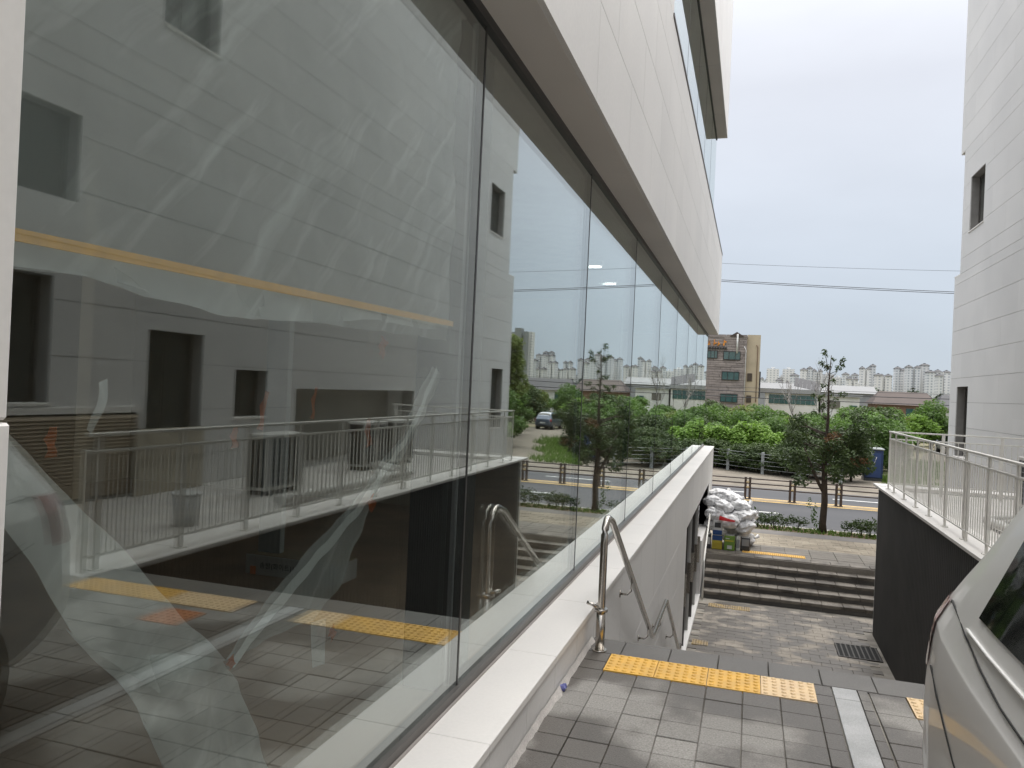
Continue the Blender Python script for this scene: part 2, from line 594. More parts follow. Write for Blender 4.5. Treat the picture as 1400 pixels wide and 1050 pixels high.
# ================================================================== GROUND AND STREET
gz = -2.62
bm = bmesh.new()
for x0, x1, y0, y1 in ((-2500, -9, -400, 20.1), (16, 2500, -400, 20.1), (-9, 16, -400, -12), (-2500, 2500, 20.1, 5000)):
    bm.faces.new([bm.verts.new(p) for p in ((x0, y0, gz), (x1, y0, gz), (x1, y1, gz), (x0, y1, gz))])
structure(obj('ground', bm, m_field))

road_z = -2.40
structure(sheet('road', [(-160, 25.3, road_z), (160, 25.3, road_z), (160, 36.6, road_z), (-160, 36.6, road_z)], m_asph))
structure(sheet('roadside_verge', [(-160, 36.6, road_z - .06), (160, 36.6, road_z - .06), (160, 46, road_z - .1), (-160, 56, road_z - .1)], m_dirt))


def marking(name, x0, x1, y0, y1, mat):
    o = sheet(name, [(x0, y0, road_z + .005), (x1, y0, road_z + .005), (x1, y1, road_z + .005), (x0, y1, road_z + .005)], mat)
    return structure(o)


marking('centre_line', -150, 150, 31.75, 31.92, m_yellow)
marking('centre_line', -150, 150, 32.55, 32.72, m_yellow)
structure(sheet('median_strip', [(-150, 31.95, road_z + .005), (150, 31.95, road_z + .005), (150, 32.52, road_z + .005), (-150, 32.52, road_z + .005)],
                M('median_dust', (.34, .25, .14), .9, col2=(.22, .18, .13), scale=2, fine=.15)))
for k in range(-4, 6):
    marking('lane_dash', 4.7 + k * 6.5, 7.6 + k * 6.5, 28.85, 29.0, m_white)
    marking('lane_dash', 3.4 + k * 6.5, 6.4 + k * 6.5, 34.4, 34.55, m_white)
marking('edge_line', -150, 150, 36.1, 36.24, m_white)

# sidewalk at street level
sw = structure(obj('sidewalk', (lambda b: (bm_box(b, (-60, 19.9, -3.4), (60, 24.2, -2.27)), b)[1])(bmesh.new()), m_walk2))
zw = -2.25
structure(sheet('tan_paving', [(-60, 21.6, zw - .008), (60, 21.6, zw - .008), (60, 23.5, zw - .008), (-60, 23.5, zw - .008)], m_bed))
structure(sheet('cycle_path', [(-60, 23.5, zw), (60, 23.5, zw), (60, 24.2, zw), (-60, 24.2, zw)], m_walk3))
structure(obj('planting_strip', (lambda b: (bm_box(b, (-60, 24.2, -3), (60, 25.12, -2.26)), b)[1])(bmesh.new()), m_soil))
# sidewalk pavers near the head of the steps, tan band: each block is a piece
k = 0
for j in range(7):
    for i in range(20):
        x0 = -1.9 + i * .4 + (.2 if j % 2 else 0)
        y0 = 21.62 + j * .268
        box('paver', (x0, y0, zw - .03), (x0 + .39, y0 + .258, zw + random.uniform(-.002, .006)), m_walk, sw, .004)
for j in range(5):
    for i in range(13):
        x0 = -2.0 + i * .6
        y0 = 20.22 + j * .28
        box('paver', (x0, y0, zw - .03), (x0 + .59, y0 + .27, zw + random.uniform(-.002, .004)), m_walk2, sw, .004)
# kerb stones
kb = structure(obj('kerb', (lambda b: (bm_box(b, (-60, 25.12, -3), (60, 25.3, -2.43)), b)[1])(bmesh.new()), m_kerb))
for i in range(-30, 40):
    box('kerb_stone', (i * 1.0, 25.125, -2.43), (i * 1.0 + .99, 25.297, -2.255), m_kerb, kb, .012)

# ================================================================== UPPER PAVEMENT (where the camera stands)
pav = structure(obj('upper_pavement', (lambda b: (bm_box(b, (-.95, -12, -3.3), (5.7, 4.9, -.012)), b)[1])(bmesh.new()), m_bed))
stuff = bmesh.new()
n_pv = 0


def paver(x0, x1, y0, y1):
    global n_pv
    dz = random.uniform(-.0025, .0025)
    if y0 > .9 and x1 < 2.62 and n_pv < 298:
        box('paver', (x0, y0, -.04), (x1, y1, dz), m_paver, pav, .003)
        n_pv += 1
    else:
        bm_box(stuff, (x0, y0, -.04), (x1, y1, dz))


G = .0035
ys = [4.597 - .19 * k for k in range(0, 60)]
for a, b in zip(ys[1:], ys):
    for k in range(8):                      # left field up to the pale granite strip
        x0 = -.975 + .2 * k
        x1 = x0 + .2
        if k == 7:
            x1 = .518
        paver(max(x0, -.945) + G / 2, min(x1, .52) - G / 2, a + G / 2, b - G / 2)
    paver(.662, .715, a + G / 2, b - G / 2)
    for k in range(25):
        x0 = .724 + .2 * k
        if x0 + .2 < 5.7:
            paver(x0 + G / 2, x0 + .2 - G / 2, a + G / 2, b - G / 2)
# blocks left and right of the tactile strips
for x0, x1 in ((-.945, -.785), (.425, .518), (.662, .715), (.724, .915)):
    paver(x0 + G / 2, x1 - G / 2, 4.60, 4.74)
    paver(x0 + G / 2, x1 - G / 2, 4.745, 4.895)
st = obj('far_pavers', stuff, m_paver, pav, kind='stuff')
# pale granite strip
for k in range(9):
    b0 = 4.895 - .18 * (k > 0) - (k - 1) * .9 * (k > 0)
    b1 = 4.72 if k == 0 else b0 - .895
    box('granite_slab', (.523, b1, -.04), (.657, b0, .003), m_granite_l, pav, .003)


def tactile(x0, y0, mat):
    bm = bmesh.new()
    s = .298
    bm_box(bm, (0, 0, -.04), (s, s, .004))
    for i in range(6):
        for j in range(6):
            cx, cy = s * (i + .5) / 6, s * (j + .5) / 6
            r0, r1, h = .0165, .010, .0065
            lo_ = [bm.verts.new((cx + r0 * math.cos(t), cy + r0 * math.sin(t), .004)) for t in [k * math.pi / 4 for k in range(8)]]
            hi_ = [bm.verts.new((cx + r1 * math.cos(t), cy + r1 * math.sin(t), .004 + h)) for t in [k * math.pi / 4 for k in range(8)]]
            for k in range(8):
                bm.faces.new((lo_[k], lo_[(k + 1) % 8], hi_[(k + 1) % 8], hi_[k]))
            bm.faces.new(hi_)
    return bm


tm, tmf = bpy.data.meshes.new('tactile'), bpy.data.meshes.new('tactile_faded')
b_ = tactile(0, 0, None); b_.to_mesh(tm); b_.to_mesh(tmf); b_.free()
tm.materials.append(m_tact)
tmf.materials.append(m_tact_f)


def put_tactile(x, y, me, parent, z=0.0):
    o = bpy.data.objects.new('tactile_tile', me)
    o.location = (x, y, z)
    C.objects.link(o)
    o.parent = parent
    return o


for k in range(4):
    put_tactile(-.78 + .302 * k, 4.60, tmf if k == 3 else tm, pav)
for k in range(5):
    put_tactile(.92 + .302 * k, 4.60, tmf if k < 2 else tm, pav)
o_ = put_tactile(1.05, 4.2, bpy.data.meshes.new_from_object(bpy.data.objects['tactile_tile']), pav, .002)
o_.data.materials.clear(); o_.data.materials.append(m_tact_o)
# mortar smear along the foot of the parapet
bm = bmesh.new()
rows = []
for i in range(90):
    y = 1.0 + i * .046
    wd = .012 + .02 * abs(noise.noise((0, y * 5, 3))) + .012 * random.random()
    rows.append([(-.949, y, .03 + .012 * random.random()), (-.945 + wd * .5, y, .008), (-.945 + wd, y, -.006)])
lattice(bm, rows)
obj('mortar_smear', bm, m_mortar, pav)

# ================================================================== STAIRS DOWN AND SUNKEN COURT
stair = thing('stone_stair', 'long grey granite stair going down between white wall and charcoal wall', 'stairs', (.8, 5.2, 0))
bx_ = obj('stair_core', bmesh.new(), m_joint, stair)
core = bmesh.new()
XL, XR = -.948, 2.52
x = XL
k = 0
while x < XR - .05:                         # top nosing blocks
    x1 = min(x + (.22 if k == 0 else .3), XR)
    box('nosing_stone', (x + .0015, 4.902, -.14), (x1 - .0015, 5.18, .002 + random.uniform(-.001, .001)), m_nosing, stair, .004)
    x = x1
    k += 1
zc, yc = 0.0, 5.18
rise = .164
for fl in range(2):
    n_st = 10 if fl == 0 else 8
    for s_ in range(n_st):
        zc -= rise if fl == 0 else .174
        tread = .28 if s_ < n_st - 1 else (1.45 if fl == 0 else 0)
        if tread == 0:
            break
        x = XL
        while x < XR - .05:
            x1 = min(x + .6, XR)
            box('tread_stone', (x + .0015, yc - .02, zc - .12), (x1 - .0015, yc + tread, zc), m_nosing, stair, .004)
            x = x1
        bm_box(core, (XL, yc - .3, -3.3), (XR, yc + tread - .002, zc - .115))
        yc += tread
core.to_mesh(bx_.data)
core.free()
COURT_Z = -3.03
Y_FOOT = yc
court = structure(obj('sunken_court', (lambda b: (bm_box(b, (-.948, Y_FOOT, -3.4), (5.7, 18.5, COURT_Z - .012)), b)[1])(bmesh.new()), m_bed))
rest = bmesh.new()
n_pv = 0
for j in range(40):
    y0 = Y_FOOT + .01 + j * .2
    if y0 + .2 > 18.5:
        break
    for i in range(20):
        x0 = -.94 + i * .335 + (.16 if j % 2 else 0)
        if x0 + .33 > (2.5 if y0 < 17.3 else 5.6):
            continue
        a = ((x0, y0, COURT_Z - .04), (x0 + .33, y0 + .195, COURT_Z + random.uniform(-.002, .002)))
        if n_pv < 290 and y0 > 12.5:
            box('paver', *a, m_plaza, court, .003)
            n_pv += 1
        else:
            bm_box(rest, *a)
obj('far_pavers', rest, m_plaza, court, kind='stuff')
m_stt = M('stained_tactile', (.42, .30, .13), .7, col2=(.24, .20, .15), scale=7)
for (x0, y0, nx) in ((-.72, 17.75, 3), (-.88, 14.95, 1)):
    for i in range(nx):
        me_ = tm.copy(); me_.materials.clear(); me_.materials.append(m_stt)
        put_tactile(x0 + .3 * i, y0, me_, court, COURT_Z + .003)
# drain grate
gr = thing('drain_grate', 'rusty iron drain grate in the wet court floor by charcoal wall', 'drain grate', (2.1, 15.9, COURT_Z))
box('grate_frame', (1.74, 15.42, COURT_Z - .02), (2.5, 15.45, COURT_Z + .012), m_iron, gr)
box('grate_frame', (1.74, 16.2, COURT_Z - .02), (2.5, 16.23, COURT_Z + .012), m_iron, gr)
box('grate_pit', (1.74, 15.45, COURT_Z - .02), (2.5, 16.2, COURT_Z + .004), M('pit_black', (.008, .008, .008), .9), gr)
for k in range(9):
    box('grate_bar', (1.75 + k * .088, 15.45, COURT_Z), (1.775 + k * .088, 16.2, COURT_Z + .012), m_iron, gr)

# steps up to the street
ups = thing('street_steps', 'five stained stone steps climbing from the court to the street', 'steps', (2.3, 18.5, COURT_Z))
core = bmesh.new()
zc, yc = COURT_Z, 18.5
for s_ in range(5):
    zc += .156
    tr_ = .36
    x = -.9 - random.uniform(0, .2)
    bm_box(core, (-.9, yc + .03, -3.3), (5.6, yc + tr_ + .03, zc - .07))
    while x < 5.5:
        x1 = min(x + .44, 5.6)
        xa = max(x, -.9)
        if x1 - xa > .05:
            box('tread_stone', (xa + .003, yc, zc - .075), (x1 - .003, yc + tr_ + .02, zc + random.uniform(-.003, .003)), m_step, ups, .008)
            box('riser_stone', (xa + .003, yc + .022, zc - .155), (x1 - .003, yc + .06, zc - .08), m_nosing, ups, .004)
        x = x1
    yc += tr_
obj('step_core', core, m_joint, ups)
for k in range(5):
    put_tactile(-.05 + .3 * k, 20.32, tm, sw, zw + .006)

# ================================================================== LEFT BUILDING (glass front)
LB = thing('glass_front_building', 'white panelled building with long reflecting glass front above a white stone parapet', 'building', (-4, 10, -3))
XW, XG = -.955, -1.25
YE = 22.6
Z_SOF, Z_SILL2, Z_SOF2 = 3.40, 5.67, 9.02
ZC0, ZC1 = .195, .235
# structural walls
backing('wall', -1.30, XW - .03, -6, YE - .03, -3.4, .15, [(13.5, 20.9, -3.03, -.62)], m_joint, LB)
backing('upper_wall', -1.30, XW - .03, -6, YE - .03, Z_SOF + .03, 16, [(8.24, 30, Z_SILL2, Z_SOF2)], m_joint, LB)
holes_low = [(13.5, 20.9, -3.03, -.62)]
cladding(XW - .03, XW, 5.18, YE, [-3.4, -2.72, -2.0, -1.28, -.62, .195], 1.2, holes_low, m_panel, LB, gap_z=.005)
cladding(XW - .03, XW, .79, 5.18, [0 - .05, ZC0], .55, [], m_panel, LB, bond=0)
cladding(XW - .03, XW, -3, YE, [Z_SOF, 4.0, 4.6, 5.2, Z_SILL2], 1.25, [], m_panel, LB, gap_z=.006)
cladding(XW - .03, XW, .6, 8.24, [Z_SILL2, 6.3, 6.9, 7.5, 8.1, 8.7, Z_SOF2], 1.25, [], m_panel, LB, gap_z=.006)
cladding(XW - .03, XW, .6, YE, [Z_SOF2, 9.7, 10.4, 11.1, 11.8, 12.5, 13.2], 1.8, [], m_panel, LB, gap_z=.006)
# end wall of the upper storeys, towards the street
for z0, z1 in ((Z_SOF, Z_SILL2), (Z_SOF2, 16)):
    box('end_panel', (-12, YE - .028, z0), (XW, YE, z1), m_panel, LB)
box('end_panel', (-12, YE - .028, -3.4), (XW - .001, YE - .001, ZC0), m_panel, LB)
box('roof', (-12, -6, 15.9), (XW - .04, YE - .04, 16.1), m_bgrey, LB)
# sill cap below the upper glass
box('sill_cap', (XG - .05, 8.2, Z_SILL2), (XW + .012, YE + .01, Z_SILL2 + .035), m_frame, LB)
# coping stones
y = .79
while y < YE:
    y1 = min(y + 1.1 - (.04 if y < 1 else 0), YE)
    box('coping_stone', (XG + .03, y + .0015, ZC0), (XW + .012, y1 - .0015, ZC1), m_coping, LB, .003)
    y = y1
# white pier at the near end of the glass
box('pier', (-1.30, -6, -.05), (XW + .004, .79, 1.60), m_coping, LB, .004)
box('pier', (-1.30, -6, 1.604), (XW + .004, .785, Z_SOF), m_coping, LB, .004)
# glass channel and panes
box('bottom_channel', (XG - .06, .8, ZC0 - .02), (XG + .022, YE, ZC1 + .045), m_frame, LB)
box('sealant_line', (XG + .022, .8, ZC1), (XG + .034, YE, ZC1 + .006), m_sealant, LB)
box('top_channel', (XG - .06, .8, Z_SOF - .05), (XG + .02, YE, Z_SOF + .02), m_black, LB)
mull = [.8, 3.36, 5.84, 8.32, 10.78, 13.24, 15.7, 18.16, 20.62, YE - .01]
for a, b in zip(mull, mull[1:]):
    box('pane', (XG - .024, a + .009, ZC1 + .045), (XG, b - .009, Z_SOF - .05), m_glass, LB)
for y in mull[1:-1]:
    box('mullion', (XG - .05, y - .009, ZC1 + .045), (XG + .002, y + .009, Z_SOF - .05), m_black, LB)
    box('spacer_bar', (XG - .05, y - .045, ZC1 + .045), (XG - .027, y - .030, Z_SOF - .05), m_bgrey, LB)
# soffit boards
y = -.2
while y < YE:
    y1 = min(y + 3.1, YE)
    box('soffit_board', (XG + .02, y + .002, Z_SOF), (XW - .031, y1 - .002, Z_SOF + .02), m_soffit, LB)
    y = y1
y = 8.24
box('top_channel', (XG - .06, 8.24, Z_SOF2 - .05), (XG + .02, YE, Z_SOF2 + .02), m_black, LB)
while y < YE:
    y1 = min(y + 3.1, YE)
    box('soffit_board', (XG + .02, y + .002, Z_SOF2), (XW - .031, y1 - .002, Z_SOF2 + .02), m_soffit, LB)
    y = y1
m_glass2 = glass_mat('upper_glass', .10, (.55, .60, .60), .01)
for a, b in zip([8.3, 10.7, 13.1, 15.5, 17.9, 20.3], [10.7, 13.1, 15.5, 17.9, 20.3, YE - .02]):
    box('upper_pane', (XG - .024, a + .009, Z_SILL2 + .035), (XG, b - .009, Z_SOF2 - .05), m_glass2, LB)
    box('mullion', (XG - .05, a - .009, Z_SILL2 + .035), (XG + .002, a + .009, Z_SOF2 - .05), m_frame, LB)
for z0, z1 in ((ZC1 + .045, Z_SOF - .05), (Z_SILL2 + .035, Z_SOF2 - .05)):      # glazed street end
    box('end_wall', (-8, YE - .05, z0 - .08), (XG - .002, YE - .012, z1 + .05), m_int_wall, LB)
    box('end_glazing', (-7.8, YE - .012, z0), (XG - .03, YE - .002, z1), m_dkglass, LB)
# interior shell
box('interior_floor', (-8, -6, .12), (XG - .07, YE - .05, .20), m_int_floor, LB)
box('interior_ceiling', (-8, -6, Z_SOF + .03), (XG - .07, YE - .05, Z_SOF + .12), m_int_ceil, LB)
box('interior_wall', (-8.1, -6, .12), (-8, YE - .05, Z_SOF + .1), m_int_wall, LB)
box('interior_wall', (-8, -6.1, .12), (-1.3, -6, Z_SOF + .1), m_int_wall, LB)
box('interior_partition', (-8, 8.4, .2), (-3.2, 8.52, Z_SOF + .03), m_int_wall, LB)
box('interior_partition', (-8, 14.5, .2), (-2.4, 14.62, Z_SOF + .03), m_int_wall, LB)
box('interior_partition', (-8, 4.6, .2), (-4.9, 4.72, Z_SOF + .03), m_int_wall, LB)
box('interior_column', (-1.56, 3.42, .2), (-1.315, 3.68, Z_SOF + .03), m_int_dark, LB, .006)
box('interior_floor', (-8, 7, Z_SILL2 - .3), (XG - .07, YE - .05, Z_SILL2), m_int_wall, LB)
box('interior_ceiling', (-8, 7, Z_SOF2 + .03), (XG - .07, YE - .05, Z_SOF2 + .12), m_int_wall, LB)
box('interior_wall', (-8.1, 7, Z_SILL2), (-8, YE - .05, Z_SOF2), m_int_wall, LB)
# doorway recess on the lower level
dr = box('recess_wall', (-1.62, 13.5, -3.03), (-1.52, 20.9, -.62), m_joint, LB)
box('recess_soffit', (-1.62, 13.5, -.62), (XW - .031, 20.9, -.56), m_panel, LB)
box('recess_reveal', (-1.52, 20.9, -3.03), (XW - .031, 20.95, -.62), m_panel, LB)
for k in range(5):
    y0 = 13.6 + k * .98
    d_ = box('door_leaf', (-1.07, y0, -2.94), (-1.04, y0 + .93, -.66), m_carglass, LB)
    box('door_frame', (-1.10, y0 - .05, -2.96), (-1.0, y0, -.62), m_frame if k % 2 else m_unit, LB)
    box('door_handle', (-1.04, y0 + .8, -2.2), (-.985, y0 + .83, -1.6), m_steel, d_)
box('planter_block', (-1.5, 18.5, -3.03), (XW - .002, 20.88, -1.72), m_panel, LB, .01)
box('door_sill', (-1.5, 13.5, -3.03), (XW + .015, 18.5, -2.96), m_panel, LB, .006)

# lamps inside
for i, (x0, y0) in enumerate(((-2.1, 10.3), (-2.18, 11.95))):
    lt = thing('ceiling_lamp', 'small lit ceiling lamp inside the glass front', 'lamp', (x0, y0, Z_SOF), group='lit ceiling lamps inside the glass')
    box('lamp_body', (x0 - .10, y0 - .04, Z_SOF - .03), (x0 + .10, y0 + .04, Z_SOF + .03), m_wpaint, lt)
    box('lamp_tube', (x0 - .08, y0 - .02, Z_SOF - .055), (x0 + .08, y0 + .02, Z_SOF - .03), m_lampon, lt)

# ------------------------------------------------------------------ things behind the glass
XF = -1.34


def film(name, A, B, nu, nv, amp, seed, label, mat, xo=0.0):
    """Sheet of film hung between two edges (polylines in y,z), creased."""
    def along(P, t):
        L_ = [0]
        for p, q in zip(P, P[1:]):
            L_.append(L_[-1] + math.dist(p, q))
        t *= L_[-1]
        for i in range(len(P) - 1):
            if t <= L_[i + 1] or i == len(P) - 2:
                f = (t - L_[i]) / max(1e-6, L_[i + 1] - L_[i])
                return (P[i][0] + (P[i + 1][0] - P[i][0]) * f, P[i][1] + (P[i + 1][1] - P[i][1]) * f)
    bm = bmesh.new()
    rows = []
    for i in range(nu + 1):
        a, b = along(A, i / nu), along(B, i / nu)
        r = []
        for j in range(nv + 1):
            t = j / nv
            yy, zz = a[0] + (b[0] - a[0]) * t, a[1] + (b[1] - a[1]) * t
            q = Vector((seed * 3.1, yy * 5 + zz * 2.5, zz * 2.2 - yy * 1.5))
            d = noise.noise(q) * amp + noise.noise(q * 3.1) * amp * .45 + abs(noise.noise(q * 1.7)) * amp * .7
            r.append((XF + xo + d, yy + noise.noise(q * 2) * .008, zz + noise.noise(q * 2.3) * .008))
        rows.append(r)
    lattice(bm, rows)
    return tag(obj(name, bm, mat), label, 'plastic sheet')


film('plastic_sheet', [(.85, 3.38), (1.9, 3.38), (3.24, 3.38)],
     [(1.05, 1.86), (1.24, 1.87), (1.41, 1.86), (1.69, 1.84), (2.03, 1.85), (2.49, 1.86), (2.97, 1.87), (3.25, 1.87)], 40, 36, .03, 1,
     'big clear plastic sheet hanging inside the glass from the soffit to the yellow tape', m_film)
film('plastic_sheet', [(.95, 1.93), (1.7, 1.93), (3.24, 1.955)],
     [(1.05, 1.86), (1.24, 1.87), (1.41, 1.85), (1.69, 1.83), (2.03, 1.845), (2.49, 1.90), (2.97, 1.90), (3.25, 1.94)], 60, 8, .02, 2,
     'folded whitish plastic hem hanging just under the yellow tape line', m_film2, .012)
film('plastic_sheet', [(1.0, 1.68), (1.1, 1.55), (1.26, 1.41), (1.48, 1.19), (1.77, .9)], [(1.0, 1.45), (1.1, 1.38), (1.18, 1.26), (1.28, 1.11), (1.53, .9)],
     44, 16, .02, 3, 'slanting strip of plastic sheet beside the white pier, tied to the knot below', m_film2)
film('plastic_sheet', [(3.1, 1.75), (2.81, 1.45), (2.44, 1.23), (2.05, 1.06), (1.77, .9)], [(3.22, 1.72), (2.95, 1.44), (2.60, 1.22), (2.42, .98), (2.23, .88)],
     44, 16, .02, 4, 'slanting strip of plastic sheet near the dark column, with a bright rolled edge', m_film)
film('plastic_roll', [(3.1, 1.75), (2.81, 1.45), (2.44, 1.23), (2.05, 1.06), (1.77, .9)], [(3.12, 1.73), (2.835, 1.43), (2.475, 1.205), (2.085, 1.03), (1.79, .88)],
     60, 4, .012, 9, 'bright rolled edge of plastic film running up from the orange knot', film_mat('film_roll', .95, .05), .02)
film('plastic_sheet', [(1.27, 1.13), (1.4, 1.02), (1.56, .99), (1.77, .9), (1.84, .82)], [(1.44, .93), (1.52, .82), (1.57, .69), (1.78, .58), (2.06, .42)],
     44, 24, .035, 5, 'crumpled bunch of plastic sheet spreading below the orange knot', m_film2)
film('plastic_sheet', [(2.21, .88), (2.24, .72)], [(2.30, .87), (2.31, .71)], 6, 4, .01, 6, 'small torn tab of plastic film above the reflected yellow tiles', m_film2)
film('plastic_sheet', [(1.275, 1.65), (1.27, 1.60), (1.255, 1.55)], [(1.30, 1.66), (1.295, 1.61), (1.27, 1.54)], 8, 4, .03, 8, 'little crinkled tuft of film next to the orange tape patch', m_film2, .02)

tp = box('masking_tape', (XF + .03, 1.0, 1.922), (XF + .034, 3.25, 1.946), m_gold)
tp.rotation_euler = (R(.85), 0, 0)
tag(tp, 'long straight yellow masking tape line across the plastic sheet', 'tape')
for (yy, zz, dy, dz, a, lb) in (
        (1.85, 1.58, .03, .11, -12, 'longer orange tape strip slanting above the railing reflection'),
        (2.11, 1.60, .025, .10, -8, 'upright narrow orange tape strip on the glass'),
        (1.73, 1.51, .035, .055, 4, 'short oval orange tape dab under the two orange strips'),
        (2.56, 1.80, .07, .07, -20, 'frayed orange tape patch hanging below the plastic hem'),
        (2.48, 1.49, .05, .10, 12, 'orange tape holding the rolled film edge halfway up'),
        (2.53, 1.23, .06, .06, 35, 'orange tape at the lower corner of the slanting film'),
        (2.29, .83, .05, .05, 30, 'orange tape dab on the torn film tab'),
        (1.17, 1.53, .03, .06, 0, 'rounded orange tape patch close to the white pier'),
        (1.76, .905, .035, .035, 20, 'orange tape knot where the two film strips meet')):
    bm = bmesh.new()
    rows = []
    for i in range(6):
        t = i / 5 - .5
        wv = .75 + .25 * math.sin(i * 2.1 + zz * 9)
        r = []
        for s_ in (-.5, .5):
            px, pz = s_ * dy * wv, t * dz
            ca, sa = math.cos(R(a)), math.sin(R(a))
            r.append((XF + .036 + .004 * math.sin(i * 1.7), yy + px * ca - pz * sa, zz + px * sa + pz * ca))
        rows.append(r)
    lattice(bm, rows)
    bmesh.ops.solidify(bm, geom=list(bm.faces), thickness=.001)
    tag(obj('orange_tape', bm, m_orange), lb, 'tape', 'orange tape bits on the plastic')
# standing board on a carton
bd = thing('carton', 'long white cardboard carton with black lettering lying on the indoor floor', 'carton', (-3.1, 5.0, .2))
box('carton_body', (-3.545, 4.9, .2), (-2.75, 5.15, .345), m_card, bd, .004)
box('carton_flap', (-3.54, 4.905, .345), (-2.755, 5.145, .350), M('brown_cardboard', (.40, .32, .21), .8), bd)
box('carton_tape', (-3.50, 4.896, .20), (-3.455, 4.901, .26), m_orange, bd)
cu = bpy.data.curves.new('lettering', 'FONT')
cu.body = '송방(화이트)1F'
cu.size = .052
cu.extrude = .0008
tx = bpy.data.objects.new('lettering', cu)
C.objects.link(tx)
bpy.context.view_layer.update()
me = bpy.data.meshes.new_from_object(tx.evaluated_get(bpy.context.evaluated_depsgraph_get()))
bpy.data.objects.remove(tx)
me.materials.clear()
me.transform(Matrix.Translation((-3.42, 4.897, .255)) @ Matrix.Rotation(R(90), 4, 'X'))
obj('lettering', me, m_ink, bd)
bp = thing('standing_board', 'tall narrow grey-green board standing upright on the white carton', 'board', (-3.42, 5.02, .35))
box('board', (-3.50, 4.98, .35), (-3.31, 5.04, 2.36), m_postgrey, bp, .004)
box('board_cap', (-3.505, 4.975, 2.36), (-3.305, 5.045, 2.45), m_unit, bp, .004)

# ------------------------------------------------------------------ handrail of the stair
hr = thing('handrail', 'bent stainless steel handrail on the white wall beside the stair', 'handrail', (-.86, 4.95, 0))
hx = -.865
pts = [(hx, 4.93, .0), (hx, 4.93, .30), (hx, 4.93, .70)]
for k in range(1, 8):
    t = k / 8
    a = math.pi * .66 * t
    pts.append((hx, 4.93 + .10 * (1 - math.cos(a)), .72 + .12 * math.sin(a)))
pts += [(hx, 5.20, .795), (hx, 7.96, -.80), (hx, 8.02, -.825), (hx, 9.36, -.80), (hx, 9.43, -.82), (hx, 11.6, -2.08), (hx, 11.75, -2.12), (hx, 11.95, -2.12)]
tube('rail_pipe', pts, .024, m_steel, hr, 12)
tube('post_sleeve', [(hx, 4.93, .0), (hx, 4.93, .26)], .030, m_steel, hr, 12)
tube('post_collar', [(hx, 4.93, .255), (hx, 4.93, .275)], .042, m_steel, hr, 14)
tube('post_collar', [(hx, 4.93, .0), (hx, 4.93, .012)], .048, m_steel, hr, 14)
tube('wall_clamp', [(hx, 4.93, .265), (hx - .05, 4.9, .30), (XW, 4.9, .31)], .012, m_steel, hr)
for (yy, zz) in ((6.3, .13), (7.6, -.62), (8.8, -.85), (10.5, -1.47)):
    tube('wall_bracket', [(hx, yy, zz), (hx, yy - .02, zz - .07), (hx - .03, yy - .03, zz - .10), (XW, yy - .03, zz - .10)], .009, m_steel, hr)
    tube('bracket_plate', [(XW, yy - .03, zz - .10), (XW + .008, yy - .03, zz - .10)], .03, m_steel, hr, 10)
h2 = thing('street_handrail', 'thin white handrail beside the street steps at the white wall', 'handrail', (-.86, 19, -2.4))
tube('rail_pipe', [(-.88, 18.3, -3.03), (-.88, 18.3, -2.2), (-.88, 18.42, -2.13), (-.88, 20.4, -1.36), (-.88, 20.55, -1.36), (-.88, 20.55, -2.25)], .022, m_wpaint, h2, 8)

# litter at the parapet foot
bm = bmesh.new()
bmesh.ops.create_icosphere(bm, subdivisions=2, radius=.022)
for v in bm.verts:
    v.co *= 1 + .6 * noise.noise(v.co * 90)
    v.co += Vector((-.93, 4.20, .018))
tag(obj('foil_wrapper', bm, m_litter), 'tiny crumpled blue wrapper at the foot of the white parapet', 'litter')

# ================================================================== RIGHT SIDE: charcoal wall, terrace, railing
XD = 2.56
dw = thing('charcoal_wall', 'charcoal ribbed retaining wall with white coping along the sunken court', 'wall', (XD + .2, 11, COURT_Z))
box('wall_core', (XD + .022, 4.9, -3.3), (2.9, 17.2, -.06), m_dkwall, dw)
y = 4.92
while y < 17.2:                                    # ribbed boards
    y1 = min(y + .098, 17.2)
    box('wall_rib', (XD, y, -3.3), (XD + .024, y1 - .012, -.06), m_dkwall, dw)
    y += .098
yy = 4.9
while yy < 17.2:
    y1 = min(yy + 1.23, 17.24)
    box('coping_stone', (XD - .03, yy + .002, -.058), (3.0, y1 - .002, -.012), m_coping, dw, .004)
    yy = y1
terr = structure(obj('terrace', (lambda b: (bm_box(b, (2.9, 4.9, -3.3), (5.7, 17.2, -.09)), b)[1])(bmesh.new()), m_tile))
for i in range(6):
    for j in range(26):
        x0, y0 = 3.01 + i * .445, 4.93 + j * .468
        if y0 + .46 < 17:
            box('terrace_tile', (x0, y0, -.1), (x0 + .44, y0 + .463, -.075 + random.uniform(-.001, .001)), m_tile, terr, .002)
ew = thing('terrace_end_wall', 'white rendered end wall of the terrace with a broad white coping', 'wall', (4.2, 17.3, COURT_Z))
box('wall_face', (2.58, 17.2, -3.3), (5.7, 17.35, -.06), m_bwhite, ew)
box('coping', (XD - .03, 17.242, -.058), (5.7, 17.75, -.008), m_coping, ew, .006)
box('coping_support', (2.75, 17.35, -.35), (5.7, 17.6, -.058), m_bwhite, ew, .004)

